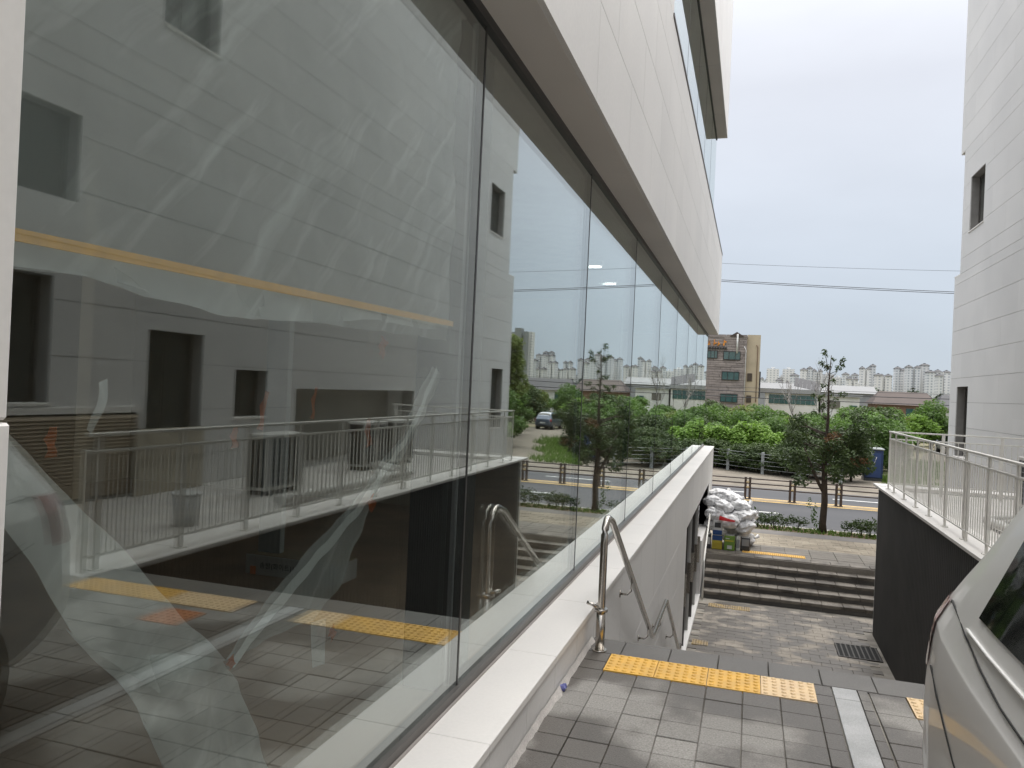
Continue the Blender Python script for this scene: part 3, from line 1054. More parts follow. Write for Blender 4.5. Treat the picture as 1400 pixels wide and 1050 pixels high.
rl = thing('terrace_railing', 'off-white steel railing of thin balusters along the charcoal wall coping', 'railing', (2.66, 11, 0))
RX = 2.66
posts = [5.11 + 1.0 * k for k in range(12)] + [16.75]
for i, yy in enumerate(posts):
    po = box('post', (RX - .012, yy - .028, -.012), (RX + .012, yy + .028, 1.105), m_wpaint, rl, .003)
    box('foot_plate', (RX - .04, yy - .045, -.012), (RX + .04, yy + .045, .0), m_wpaint, po)
    if i in (0, 6):
        box('post', (RX - .012, yy - .15, -.012), (RX + .012, yy - .10, 1.0), m_wpaint, rl, .003)
box('top_rail', (RX - .022, 5.0, 1.105), (RX + .022, 16.8, 1.135), m_wpaint, rl, .004)
box('middle_rail', (RX - .015, 5.0, .965), (RX + .015, 16.78, .99), m_wpaint, rl, .003)
box('bottom_rail', (RX - .015, 5.0, .10), (RX + .015, 16.78, .122), m_wpaint, rl, .003)
for k in range(1, 117):
    yy = 5.11 + k * .1
    if min(abs(yy - p) for p in posts) > .04:
        box('baluster', (RX - .0055, yy - .0055, .122), (RX + .0055, yy + .0055, .965), m_wpaint, rl)
for xx in (3.6, 4.6, 5.6):
    box('post', (xx - .028, 16.738, -.09), (xx + .028, 16.762, 1.105), m_wpaint, rl, .003)
box('top_rail', (RX + .022, 16.73, 1.106), (5.68, 16.77, 1.134), m_wpaint, rl, .004)
box('middle_rail', (RX + .016, 16.737, .966), (5.68, 16.763, .989), m_wpaint, rl, .003)
box('bottom_rail', (RX + .016, 16.737, .10), (5.68, 16.763, .121), m_wpaint, rl, .003)
for k in range(1, 30):
    xx = RX + .1 * k
    box('baluster', (xx - .0055, 16.7445, .121), (xx + .0055, 16.7555, .966), m_wpaint, rl)

# ------------------------------------------------------------------ right building
RB = thing('panelled_building', 'tall pale grey panelled building with few small windows beside the terrace', 'building', (9, 11, 0))
XB = 5.70
wins = [  # y0, y1, z0, z1
    (8.9, 10.1, 6.65, 8.25), (23.2, 24.6, 6.65, 8.2), (24.0, 25.2, .25, 2.25), (8.9, 10.05, .55, 2.26), (5.6, 7.3, 1.22, 2.78),
    (10.85, 11.75, .95, 1.75), (12.65, 18.0, -.08, 1.45), (5.3, 7.6, 3.75, 4.85)]
backing('wall', XB + .025, XB + .35, -6, 25.9, -3.4, 5.55, wins, m_rjoint, RB)
backing('wall', XB + .025, XB + .35, -6, 25.3, 5.55, 9.2, wins, m_rjoint, RB)
backing('wall', XB + .025, XB + .35, -6, 25.7, 9.2, 14, wins, m_rjoint, RB)
zs1 = [-.09, .40, 1.1, 1.8, 2.5, 3.2, 3.9, 4.6, 5.3, 5.56]
zs2 = [5.56, 6.0, 6.7, 7.4, 8.1, 8.8, 9.2]
zs3 = [9.2, 9.9, 10.6, 11.3, 12.0, 12.7, 14]
n1 = cladding(XB, XB + .03, -3.4, 26, zs1, 2.35, wins, m_panel_r, RB, gap_z=.008, gap_y=.003)
n2 = cladding(XB, XB + .03, -3.4, 25.4, zs2, 2.35, wins, m_panel_r, RB, gap_z=.008, gap_y=.003)
n3 = cladding(XB, XB + .03, -1.0, 25.85, zs3, 3.4, wins, m_panel_r, RB, gap_z=.008, gap_y=.003)
box('base_panel', (XB, 17.35, -3.4), (XB + .03, 26, -.094), m_panel_r, RB)
box('end_panel', (XB + .001, 25.9, -3.4), (14, 26.0, 5.55), m_panel_r, RB)
box('end_panel', (XB + .001, 25.3, 5.56), (14, 25.4, 9.2), m_panel_r, RB)
box('end_panel', (XB + .001, 25.7, 9.2), (14, 25.85, 14), m_panel_r, RB)
box('ledge', (XB - .004, 25.3, 5.535), (14, 26.03, 5.57), m_coping, RB)
box('roof', (XB, -6, 13.9), (14, 25.8, 14.1), m_bgrey, RB)
box('back_wall', (13.6, -6, -3.4), (14, 25.7, 13.9), m_panel_r, RB)
for i, (a, b, c, d) in enumerate(wins):
    if i == 6:
        box('recess_wall', (XB + .75, a, c), (XB + .8, b, d), M('recess_render', (.40, .385, .345), .8, scale=1), RB)
        box('recess_soffit', (XB + .35, a, d), (XB + .8, b, d + .05), m_panel_r, RB)
        box('recess_floor', (XB + .0, a, -.12), (XB + .8, b, -.085), m_tile, RB)
        box('recess_side', (XB + .35, a - .05, c), (XB + .8, a, d), m_panel_r, RB)
        box('recess_side', (XB + .35, b, c), (XB + .8, b + .05, d), m_panel_r, RB)
        continue
    dk = XB + .22
    wd = box('window', (dk + .02, a + .05, c + .05), (dk + .035, b - .05, d - .05), m_dkglass, RB)
    fr = bmesh.new()
    bm_box(fr, (dk, a, c), (dk + .06, a + .05, d)); bm_box(fr, (dk, b - .05, c), (dk + .06, b, d))
    bm_box(fr, (dk, a + .05, c), (dk + .06, b - .05, c + .05)); bm_box(fr, (dk, a + .05, d - .05), (dk + .06, b - .05, d))
    mid = (a + b) / 2
    bm_box(fr, (dk + .005, mid - .025, c + .05), (dk + .055, mid + .025, d - .05))
    if d - c > 1.3:
        bm_box(fr, (dk + .004, a + .05, c + .42), (dk + .052, mid - .025, c + .47))
    obj('frame', fr, m_frame, wd)
    if i != 7:
        box('sill', (XB - .025, a - .03, c - .035), (dk, b + .03, c + .002), m_coping, wd, .004)
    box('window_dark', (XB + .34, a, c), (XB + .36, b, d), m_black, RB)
# louvred panel low on the wall
lv = thing('louvre_panel', 'brown horizontal louvre panel low on the pale building wall', 'louvre', (XB - .05, 7, 0))
box('louvre_frame', (XB - .05, 5.35, 1.08), (XB + .0, 8.75, 1.16), m_coping, lv)
for k in range(22):
    o = box('slat', (XB - .05, 5.4, .0), (XB - .035, 8.7, .055), m_louvre, lv)
    o.location.z = .02 + k * .048
    o.rotation_euler = (0, R(28), 0)
box('louvre_backing', (XB - .012, 5.4, -.05), (XB - .002, 8.7, 1.08), m_joint, lv)


# air conditioner units and clutter on the terrace
def ac_unit(x0, y0, w_, d_, h_, label):
    t = thing('air_conditioner', label, 'air conditioner', (x0, y0, -.075), group=None)
    box('casing', (x0, y0, .0), (x0 + d_, y0 + w_, h_), m_unit, t, .012)
    box('foot', (x0 + .02, y0 + .08, -.075), (x0 + d_ - .02, y0 + .14, .0), m_black, t)
    box('foot', (x0 + .02, y0 + w_ - .14, -.075), (x0 + d_ - .02, y0 + w_ - .08, .0), m_black, t)
    for side in (0, 1):
        if side == 0:     # fan side, facing the court
            bm = bmesh.new()
            bm_box(bm, (x0 - .006, y0 + .06, .06), (x0 + .002, y0 + w_ - .06, h_ - .06))
            gp = obj('fan_grille', bm, m_ink, t)
            bm = bmesh.new()
            for k in range(9):
                zz = .08 + k * (h_ - .16) / 8
                bm_box(bm, (x0 - .014, y0 + .06, zz - .004), (x0 - .006, y0 + w_ - .06, zz + .004))
            for k in range(7):
                yv = y0 + .08 + k * (w_ - .16) / 6
                bm_box(bm, (x0 - .013, yv - .004, .06), (x0 - .007, yv + .004, h_ - .06))
            obj('grille_wires', bm, m_bgrey, gp)
        else:
            box('coil_face', (x0 + .03, y0 - .006, .05), (x0 + d_ - .03, y0 + .002, h_ - .05), m_ink, t)
    return t


ac_unit(4.1, 9.55, .95, .36, .82, 'white outdoor air conditioner with black grille behind the railing middle')
ac_unit(4.5, 13.2, .95, .36, .86, 'white outdoor air conditioner under the wide wall recess')
ac_unit(4.5, 14.5, .95, .36, .86, 'white outdoor air conditioner close to the terrace end wall')
pp = thing('pipe_bundle', 'white wrapped pipe bundle lying along the terrace floor', 'pipe', (3.4, 11, 0))
tube('pipe', [(3.4, 8.9, .02), (3.42, 9.8, .03), (3.38, 11, .02), (3.45, 12.2, .03), (3.4, 13.0, .02), (4.2, 13.15, .1)], .06, m_unit, pp, 10)
tube('pipe', [(3.56, 9.0, .0), (3.55, 10.2, .0), (3.6, 11.6, .0), (3.55, 12.9, .0), (4.3, 13.15, .08)], .045, m_unit, pp, 10)
bbd = thing('beige_board', 'blank beige board leaning against the pale building wall behind the railing', 'board', (5.5, 9.4, 0))
box('board', (5.5, 8.55, -.07), (5.54, 9.9, .85), M('beige_board', (.50, .45, .36), .7, scale=2), bbd, .004)
box('batten', (5.48, 8.55, .40), (5.499, 9.9, .45), M('beige_batten', (.42, .37, .29), .7), bbd)
bk = thing('white_bucket', 'white plastic bucket standing on the terrace behind the railing', 'bucket', (3.6, 7.3, -.075))
tube('bucket_body', [(3.6, 7.3, -.075), (3.6, 7.3, .28)], [.13, .16], m_wtin, bk, 16)
tube('bucket_rim', [(3.6, 7.3, .27), (3.6, 7.3, .30)], .168, m_wtin, bk, 16)


# ================================================================== SACKS AND TINS
def sack_mesh(seed, sx, sy, sz):
    bm = bmesh.new()
    bmesh.ops.create_icosphere(bm, subdivisions=4, radius=1)
    for v in bm.verts:
        c = v.co.copy()
        p = 2.6
        d = (abs(c.x) ** p + abs(c.y) ** p + abs(c.z) ** p) ** (1 / p)
        c = c / d
        q = c * 2.1 + Vector((seed * 7.3, seed, 0))
        r = 1 + .20 * noise.noise(q) + .14 * noise.noise(q * 2.7) - .16 * abs(noise.noise(q * 3.6)) - .07 * abs(noise.noise(q * 8))
        v.co = Vector((c.x * sx * r, c.y * sy * r, c.z * sz * r * (1 - .15 * c.x * c.x)))
    for f in bm.faces:
        f.smooth = True
    return bm


sacks = [  # x, y, z, rot, sx, sy, sz, label
    (-.78, 20.65, -1.40, 10, .26, .3, .17, 'grey-shaded white sack low against the white wall'),
    (-.40, 20.55, -1.52, -8, .26, .28, .19, 'white sack with the red print resting on the green tin'),
    (-.03, 20.75, -1.66, 15, .24, .28, .18, 'white sack drooping over the dark tin at the pile edge'),
    (-.80, 20.7, -1.66, 0, .24, .28, .14, 'white sack lying on the blue-banded tin'),
    (-.12, 20.8, -1.38, -10, .27, .3, .15, 'white sack above the drooping edge sack'),
    (-.58, 20.75, -1.17, 12, .27, .3, .16, 'white sack in the middle of the pile above the red print'),
    (-.18, 20.95, -1.15, 25, .27, .3, .16, 'white sack leaning out at the street side of the pile'),
    (-.85, 20.85, -1.08, 5, .25, .28, .15, 'white sack high beside the white wall'),
    (-.42, 21.1, -.98, -14, .28, .3, .15, 'white sack on the crest of the pile with a tied corner'),
    (-.72, 21.1, -.92, 20, .26, .28, .14, 'topmost white sack of the pile next to the wall'),
    (.05, 21.0, -1.42, -30, .22, .28, .16, 'small white sack at the back edge of the pile'),
    (-.3, 21.3, -1.3, 8, .4, .3, .2, 'long white sack at the rear of the pile'),
    (-.25, 21.25, -1.7, 8, .42, .32, .25, 'bulky white sack under the rear of the pile'),
    (-.2, 21.3, -2.05, 3, .45, .34, .22, 'bottom white sack at the rear touching the pavers')]
for i, (x, y, z, a, sx, sy, sz, lb) in enumerate(sacks):
    t = thing('sack', lb, 'sack', (x, y, z), R(a), 'white sacks piled on paint tins')
    t.rotation_euler = (R(random.uniform(-12, 12)), R(random.uniform(-15, 15)), R(a))
    WM[t] = Matrix.Translation(t.location) @ t.rotation_euler.to_matrix().to_4x4()
    obj('sack_body', sack_mesh(i + 1, sx, sy, sz), m_sack, t, True)
    bm = bmesh.new()
    bm_tube(bm, [(sx * .85, 0, .03), (sx * 1.05, .02, .06), (sx * 1.2, .05, .11)], [.07, .03, .055], 8)
    obj('sack_neck', bm, m_sack, t, True)
    if i == 1:
        bm = bmesh.new()
        rows = []
        for j in range(5):
            r = []
            for k in range(9):
                u, v_ = -.8 + 1.5 * k / 8, .12 + .55 * j / 4 * (1 - .6 * k / 8)
                xx, zz = u * sx, v_ * sz
                yy = -sy * max(0, 1 - abs(u * .85) ** 2.6 - abs(v_) ** 2.6) ** (1 / 2.6) * 1.14 - .012
                r.append((xx, yy, zz))
            rows.append(r)
        lattice(bm, rows)
        obj('red_print', bm, m_red, t, True)


def tin(x, y, wx, wy, h, mats, label, name='paint_tin'):
    t = thing(name, label, 'tin', (x, y, zw + .005))
    tb = box('tin_body', (x, y, zw + .005), (x + wx, y + wy, zw + h), mats[0], t, .012)
    box('tin_lid', (x + .02, y + .02, zw + h), (x + wx - .02, y + wy - .02, zw + h + .012), m_wtin, t)
    for (a, b, c, d, mt) in mats[1]:
        box('tin_label', (x + wx * a, y - .004, zw + h * c), (x + wx * b, y + .003, zw + h * d), mt, tb)
    return t


tin(-.50, 20.36, .26, .26, .38, (m_green, [(.1, .9, .62, .70, m_ytin), (.3, .75, .12, .36, m_wtin), (.12, .5, .78, .84, m_wtin)]), 'bright green square tin with pale label under the red-print sack')
tin(-.80, 20.36, .25, .25, .36, (m_ytin, [(.0, 1, .66, 1.0, m_blue), (.1, .9, .08, .5, M('ochre_print', (.45, .36, .04), .4))]), 'yellow square tin under a blue band beside the green tin')
tin(-.80, 20.37, .25, .24, .36, (m_wtin, [(.05, .95, .0, .32, m_blue), (.2, .8, .5, .85, m_dktin)]), 'white tin with blue band stacked on the yellow tin').location.z += .38
tin(-.21, 20.46, .10, .24, .36, (m_wtin, [(.1, .9, .2, .8, m_bgrey)]), 'narrow white tin beside the green tin')
tin(-.09, 20.5, .22, .24, .34, (m_dktin, [(.1, .9, .4, .9, m_bgrey)]), 'dark square tin with grey label at the edge of the sacks')
tin(-.96, 20.42, .13, .24, .36, (m_dktin, [(.1, .9, .3, .8, m_wtin)]), 'dark narrow tin against the white wall end')

# ================================================================== STREET FURNITURE
mb = thing('median_barrier', 'dark brown three-rail barrier on twin posts along the yellow road line', 'barrier', (0, 32.25, road_z))
for k in range(-14, 16):
    x0 = .02 + 1.69 * k
    for s_ in (-1, 1):
        box('post', (x0 + s_ * .085 - .045, 32.2, road_z), (x0 + s_ * .085 + .045, 32.32, road_z + .88), m_rail, mb, .006)
    if -8 < k < 10:
        for zz in (.46, .66):
            box('reflector', (x0 - .05, 32.192, road_z + zz), (x0 + .05, 32.199, road_z + zz + .06), m_refl, mb)
        box('post_foot', (x0 - .15, 32.16, road_z), (x0 + .15, 32.36, road_z + .03), m_rail, mb)
for zz in (.42, .61, .80):
    box('rail', (-24, 32.215, road_z + zz), (25.5, 32.305, road_z + zz + .045), m_rail, mb, .008)

fc = thing('field_fence', 'grey concrete post fence with wires in front of the shrubs across the road', 'fence', (0, 44.5, -2.5))
fp = [(-1.1 + 1.85 * k, 45.25 - 1.2 * k) for k in range(-5, 4)]
for (x0, y0) in fp:
    box('post', (x0 - .08, y0 - .07, -2.5), (x0 + .08, y0 + .07, -1.3), m_conc, fc, .01)
for zz in (-2.2, -1.98, -1.76, -1.54, -1.38):
    tube('wire', [(x0, y0 - .075, zz + .02 * math.sin(i * 1.9)) for i, (x0, y0) in enumerate(fp)], .013, m_conc, fc, 5)

pt = thing('portable_toilet', 'dark blue portable toilet cabin standing by the lane behind the fence', 'toilet cabin', (6.45, 45.3, -2.5))
box('cabin', (5.95, 44.9, -2.35), (6.85, 45.8, -.85), m_toilet, pt, .03)
box('roof', (5.9, 44.85, -.85), (6.9, 45.85, -.74), m_conc, pt, .05)
box('door', (6.06, 44.885, -2.3), (6.74, 44.9, -1.0), M('blue_door', (.03, .06, .17), .4), pt)
box('sign', (6.0, 44.88, -1.2), (6.28, 44.886, -.98), m_bwhite, pt)
box('base', (5.92, 44.87, -2.5), (6.88, 45.83, -2.35), m_dktin, pt)
tube('handle', [(6.3, 44.87, -1.7), (6.42, 44.85, -1.5), (6.52, 44.87, -1.2)], .012, m_bwhite, pt, 6)


def pole_line(label_p, label_c, xs, Y, zs, sag, rad, zp):
    for x0, lb in zip(xs, label_p):
        t = thing('utility_pole', lb, 'pole', (x0, Y, -2.5))
        tube('pole_shaft', [(x0, Y, -2.5), (x0, Y, zp)], [.17, .1], m_conc, t, 10)
        box('crossarm', (x0 - .06, Y - .8, zp - .5), (x0 + .06, Y + .8, zp - .4), m_conc, t)
    for ci, ((z0, z1, dy), lb) in enumerate(zip(zs, label_c)):
        pts_ = []
        for k in range(41):
            t_ = k / 40
            pts_.append((xs[0] + (xs[1] - xs[0]) * t_, Y + dy, z0 + (z1 - z0) * t_ - sag * 4 * t_ * (1 - t_)))
        tag(tube('overhead_cable', pts_, rad * (.5 if ci == 0 else 1), m_wire, None, 5), lb, 'cable')


pole_line(('concrete utility pole beyond the glass building', 'concrete utility pole beyond the panelled building'),
          ('single thin overhead cable, highest of the three', 'upper strand of the paired thick overhead cables', 'lower strand of the paired thick overhead cables'),
          (-22, 26), 38, [(9.6, 7.6, .0), (9.1, 6.45, .1), (9.0, 6.35, -.1)], .75, .014, 9.8)
pole_line(('wooden pole left of the stone-clad house', 'wooden pole past the brown-roofed house'),
          ('top cable of the bundle strung before the white low building', 'middle cable of the bundle strung before the white low building', 'bottom cable of the bundle strung before the white low building'),
          (-38, 60), 96, [(3.4, 4.3, 0), (3.0, 3.7, .2), (2.3, 3.0, -.2)], 1.0, .045, 5)


# ================================================================== VEGETATION
def leaf_mesh(name, blobs, n, size, seed, mat, up_=.35, inner=.45):
    rng = np.random.default_rng(seed)
    wts = np.array([b[3] * b[4] for b in blobs], float)
    wts /= wts.sum()
    idx = rng.choice(len(blobs), n, p=wts)
    B = np.array(blobs, float)[idx]
    d = rng.normal(size=(n, 3))
    d /= np.linalg.norm(d, axis=1)[:, None]
    rad = inner + (1.06 - inner) * rng.random(n) ** .55
    rad *= 1 + .18 * np.sin(d[:, 0] * 7 + idx) * np.cos(d[:, 2] * 6 + idx)
    pos = B[:, :3] + d * rad[:, None] * B[:, [3, 3, 4]]
    nr = d * .5 + rng.normal(size=(n, 3)) * .55 + np.array([0, 0, up_])
    nr /= np.linalg.norm(nr, axis=1)[:, None]
    a = np.cross(nr, rng.normal(size=(n, 3)))
    a /= np.linalg.norm(a, axis=1)[:, None]
    b = np.cross(nr, a)
    s = size * (.55 + .9 * rng.random(n))[:, None]
    v = np.stack([pos - a * s, pos + b * s * .5 + nr * s * .12, pos + a * s, pos - b * s * .5 + nr * s * .12], 1).reshape(-1, 3)
    me = bpy.data.meshes.new(name)
    me.vertices.add(4 * n)
    me.vertices.foreach_set('co', v.ravel())
    me.loops.add(4 * n)
    me.loops.foreach_set('vertex_index', np.arange(4 * n))
    me.polygons.add(n)
    me.polygons.foreach_set('loop_start', np.arange(n) * 4)
    me.polygons.foreach_set('loop_total', np.full(n, 4))
    me.update()
    me.validate()
    me.materials.append(mat)
    return me


def blob_set(rng, n, rx, rz, z0, r0, r1):
    out_ = []
    for k in range(n):
        a = rng.uniform(0, 2 * math.pi)
        q = rng.random() ** .5
        zz = rng.uniform(0, 1)
        prof = math.sin(math.pi * (.15 + .75 * zz)) ** .7
        r = rng.uniform(r0, r1)
        out_.append((math.cos(a) * q * rx * prof, math.sin(a) * q * rx * prof, z0 + zz * rz, r, r * rng.uniform(.6, .95)))
    return out_


def trunk_mesh(name, h, r, limbs, rng, mat, spread=1.0):
    bm = bmesh.new()
    top = (rng.uniform(-.1, .1) * h, rng.uniform(-.1, .1) * h, h)
    bm_tube(bm, [(0, 0, 0), (top[0] * .4, top[1] * .4, h * .5), top], [r, r * .75, r * .35], 8)
    for k in range(limbs):
        a = rng.uniform(0, 2 * math.pi)
        z = h * rng.uniform(.3, .85)
        L_ = h * rng.uniform(.3, .6) * spread
        bm_tube(bm, [(top[0] * z / h, top[1] * z / h, z), (math.cos(a) * L_ * .5, math.sin(a) * L_ * .5, z + L_ * .35),
                     (math.cos(a) * L_, math.sin(a) * L_, z + L_ * .8)], [r * .45, r * .3, r * .1], 5)
    me = bpy.data.meshes.new(name)
    bm.to_mesh(me)
    bm.free()
    me.materials.append(mat)
    return me


rng = random.Random(11)
PROTO = []
for k, mat in enumerate((m_l_mid, m_l_dark, m_l_olive, m_l_mid, m_l_dark, m_l_lime, m_l_mid)):
    bl = blob_set(rng, 16, .95, 2.0, .55, .38, .68)
    PROTO.append((trunk_mesh('trunk', 1.7, .07, 6, rng, m_bark), leaf_mesh('crown', bl, 5200, .085, 100 + k, mat)))
# upright, fine-leaved (willow-like) and tall ones
bl = [(rng.uniform(-.5, .5), rng.uniform(-.5, .5), .3 + rng.random() * 1.3, .34, .55) for _ in range(16)]
WILLOW = (trunk_mesh('trunk', 1.2, .05, 7, rng, m_bark), leaf_mesh('crown', bl, 7000, .075, 201, m_l_lime, .8))
bl = blob_set(rng, 26, 1.5, 6.0, 2.0, .6, 1.0)
TALL = (trunk_mesh('trunk', 6.0, .16, 12, rng, m_bark, .42), leaf_mesh('crown', bl, 11000, .13, 202, m_l_olive))
bl = [(rng.uniform(-.16, .16), rng.uniform(-.16, .16), .12 + rng.random() * .16, .10, .11) for _ in range(7)]
TUFT = [(trunk_mesh('stems', .2, .012, 5, rng, m_bark), leaf_mesh('foliage', bl, 230, .030, 210 + k, m_l_dark)) for k in range(2)]


def plant(name, proto, loc, sc, rz, label, cat, group, szx=1.0, parts=('trunk', 'crown')):
    t = thing(name, label, cat, loc, rz, group)
    t.scale = (sc * szx, sc * szx, sc)
    for me, nm in zip(proto, parts):
        o = bpy.data.objects.new(nm, me)
        C.objects.link(o)
        o.parent = t
    return t


# nursery beyond the fence
spots = []
for row, (Y, dx) in enumerate(((46.8, 2.0), (50, 2.0), (54, 2.1), (59, 2.3), (65, 2.5), (72, 2.8), (80, 3.1), (89, 3.5), (98, 3.8))):
    x0 = -Y * .13 - 2
    x1 = Y * .42 + 2
    x = x0 + rng.random()
    while x < x1:
        yy = Y + rng.uniform(-1.0, 1.0)
        if not (abs(x - (.262 * yy - 2.5)) < 3.0 and yy < 84) and not (yy < 48 and x > 4.2 and x < 6.6) and not (-1.9 < x < 2.0 and yy < 48.6):
            spots.append((x, yy))
        x += dx * rng.uniform(.75, 1.2)
kinds = ['mid green bushy nursery tree in the rows across the road', 'dark green dense nursery tree in the rows across the road', 'yellowish olive nursery tree in the rows across the road',
         'bright lime nursery tree in the rows across the road']
kidx = [0, 1, 2, 0, 1, 3, 0]
for (x, y) in spots:
    k = rng.choice([0, 0, 1, 2, 3, 3, 4, 5, 6, 6])
    h = rng.uniform(.78, 1.02) if y < 52 else (rng.uniform(.95, 1.18) if y < 62 else rng.uniform(.82, 1.02))
    if x < .6 and y > 60:
        h = rng.uniform(1.0, 1.3)
    if x > 8 and y > 52:
        h *= 1.24
    if x > 15:
        h *= 1.15
    plant('nursery_tree', PROTO[k], (x, y, -2.5), h, rng.uniform(0, 6.28), kinds[kidx[k]], 'tree', 'nursery trees across the road: ' + kinds[kidx[k]].split()[0], rng.uniform(1.0, 1.3))
for (x, y, s) in ((-1.0, 46.9, 1.1), (.2, 47.2, 1.28), (1.2, 46.9, 1.05), (-2.2, 47.4, 1.15)):
    plant('willow_bush', WILLOW, (x, y, -2.5), s, rng.uniform(0, 6.28), 'feathery bright lime bush just behind the wire fence', 'bush', 'lime bushes behind the fence', 1.25)
for (x, y, s) in ((5.15, 43.6, .85), (4.4, 44.2, .7), (3.4, 44.9, .75), (2.4, 45.5, .7)):
    plant('fence_bush', PROTO[4], (x, y, -2.5), s, rng.uniform(0, 6.28), 'dark bush crowding the fence beside the blue cabin', 'bush', 'dark bushes at the fence', 1.2)
for (x, y, s) in ((17.6, 61.5, 1.1), (20.5, 63, 1.15), (24, 62, .9)):
    plant('tall_tree', TALL, (x, y, -2.5), s, rng.uniform(0, 6.28), 'tall yellow-green tree beyond the corner of the panelled building', 'tree', 'tall trees past the panelled building')
for i, (x, y, s) in enumerate(((7.6, 50.5, .8), (8.4, 54, .9), (14.0, 50, 1.1), (15.0, 54, 1.1), (20.5, 79, 1.3), (16.5, 82, 1.3))):
    plant('lane_tree', PROTO[(0, 3, 6, 0, 1, 3)[i]], (x, y, -2.5), s * 1.2, rng.uniform(0, 6.28), 'round green tree at the edge of the dirt lane', 'tree', 'trees edging the dirt lane', 1.1)
# low hedge filling along the fence foot
for k in range(10):
    plant('fence_shrub', PROTO[1 if k % 2 else 4], (-7.5 + k * 1.15, 49.0 - k * .7 + .9, -2.5), rng.uniform(.5, .62), rng.uniform(0, 6.28),
          'low dark shrub at the foot of the wire fence', 'shrub', 'dark shrubs along the fence foot', 1.5)
# dirt lane with grass edges
structure(sheet('dirt_lane', [(5.6, 36.8, -2.435), (11.9, 36.8, -2.435), (19.6, 78, -2.49), (15.6, 78, -2.49)], m_dirt))


def grass(name, n, fx, h, label):
    r_ = np.random.default_rng(5)
    bm = bmesh.new()
    for k in range(n):
        x, y, z = fx(r_)
        a = r_.random() * 6.28
        hh = h * (.5 + r_.random())
        dx, dy = math.cos(a) * .03, math.sin(a) * .03
        tx_, ty_ = r_.normal() * hh * .35, r_.normal() * hh * .35
        bm.faces.new([bm.verts.new(p) for p in ((x - dx, y - dy, z), (x + dx, y + dy, z), (x + tx_, y + ty_, z + hh))])
    o = obj(name, bm, m_grass)
    o['kind'] = 'stuff'
    return tag(o, label, 'grass')


grass('lane_grass', 5000, lambda r: (lambda t, s: (6.4 + t * 5.2 + s * (2.6 * r.random() ** 2.2 - .3 + .5 * math.sin(t * 19)), 41 + t * 20, -2.5))(r.random(), 1), .32, 'rough green grass along the dirt lane edge')
grass('strip_weeds', 1500, lambda r: (r.uniform(-3, 9), r.uniform(24.25, 25.05), -2.26), .07, 'sparse weeds in the planting strip by the kerb')

# shrubs in the planting strip
for i, x in enumerate((-.35, .02, .35, .62, .82, 1.2, 1.52, 3.0, 3.25, 3.5, 3.75, 4.1, 4.6, 5.2, 5.6, 6.0, 6.6, -.75)):
    plant('kerb_shrub', TUFT[i % 2], (x, 24.75 + rng.uniform(-.12, .12), -2.26), rng.uniform(1.0, 1.6), rng.uniform(0, 6.28), 'small dark clipped shrub in the kerbside planting strip', 'shrub',
          'little shrubs along the kerb', 1.05, ('stems', 'foliage'))

# street tree
stt = thing('street_tree', 'forked young street tree with dark crown and sparse upright top at the kerb', 'tree', (2.2, 24.8, -2.26))
TZ = -2.26
bm = bmesh.new()
bx0, by0 = 2.2, 24.8
bm_tube(bm, [(bx0 + .02, by0, TZ - .05), (bx0, by0, TZ + .25), (bx0 + .03, by0, TZ + .9), (bx0 + .0, by0, TZ + 1.5), (bx0 - .02, by0, TZ + 2.4),
             (bx0 + .03, by0, TZ + 3.4), (bx0 + .0, by0, TZ + 4.4), (bx0 + .04, by0, TZ + 5.3)], [.13, .105, .095, .085, .065, .04, .025, .01], 10)
bm_tube(bm, [(bx0 + .01, by0, TZ + 1.15), (bx0 - .16, by0 - .05, TZ + 1.45), (bx0 - .33, by0 - .1, TZ + 1.8), (bx0 - .6, by0, TZ + 2.5)], [.055, .05, .045, .02], 8)
r_ = random.Random(3)
tips = []
for k in range(34):
    z0 = TZ + r_.uniform(1.5, 3.0)
    a = r_.uniform(0, 6.28)
    L_ = r_.uniform(.5, 1.25)
    e_ = (bx0 + math.cos(a) * L_, by0 + math.sin(a) * L_, z0 + r_.uniform(.0, .6))
    bm_tube(bm, [(bx0, by0, z0), (bx0 + math.cos(a) * L_ * .5, by0 + math.sin(a) * L_ * .5, z0 + .15), e_], [.02, .014, .005], 5)
    tips.append(e_)
for k in range(26):
    z0 = TZ + r_.uniform(3.0, 5.1)
    a = r_.uniform(0, 6.28)
    L_ = r_.uniform(.15, .5)
    e_ = (bx0 + math.cos(a) * L_, by0 + math.sin(a) * L_, z0 + r_.uniform(.15, .5))
    bm_tube(bm, [(bx0, by0, z0), ((bx0 + e_[0]) / 2, (by0 + e_[1]) / 2, z0 + .1), e_], [.010, .007, .003], 4)
    tips.append(e_)
obj('trunk', bm, m_bark, stt)
low = [(e_[0], e_[1], e_[2], .27, .2) for e_ in tips[:34]] + [(bx0 - .55, by0 + .1, TZ + 1.9, .4, .28), (bx0 + .5, by0, TZ + 1.95, .4, .28), (bx0, by0 - .2, TZ + 2.4, .5, .35),
       (bx0 + .95, by0, TZ + 2.2, .3, .22), (bx0 - .95, by0, TZ + 2.2, .3, .22)]
obj('crown', leaf_mesh('crown', low, 7000, .05, 301, m_l_dark, .5, .2), None, stt)
high = [(e_[0], e_[1], e_[2], .10, .10) for e_ in tips[34:]]
obj('upper_leaves', leaf_mesh('upper_leaves', high, 620, .045, 302, m_l_dark, .5, .1), None, stt)
obj('withered_leaves', leaf_mesh('withered_leaves', [(bx0 + .15, by0 - .5, TZ + 2.75, .25, .3), (bx0 + .85, by0 - .3, TZ + 2.2, .3, .15)], 260, .05, 303, m_l_brown), None, stt)
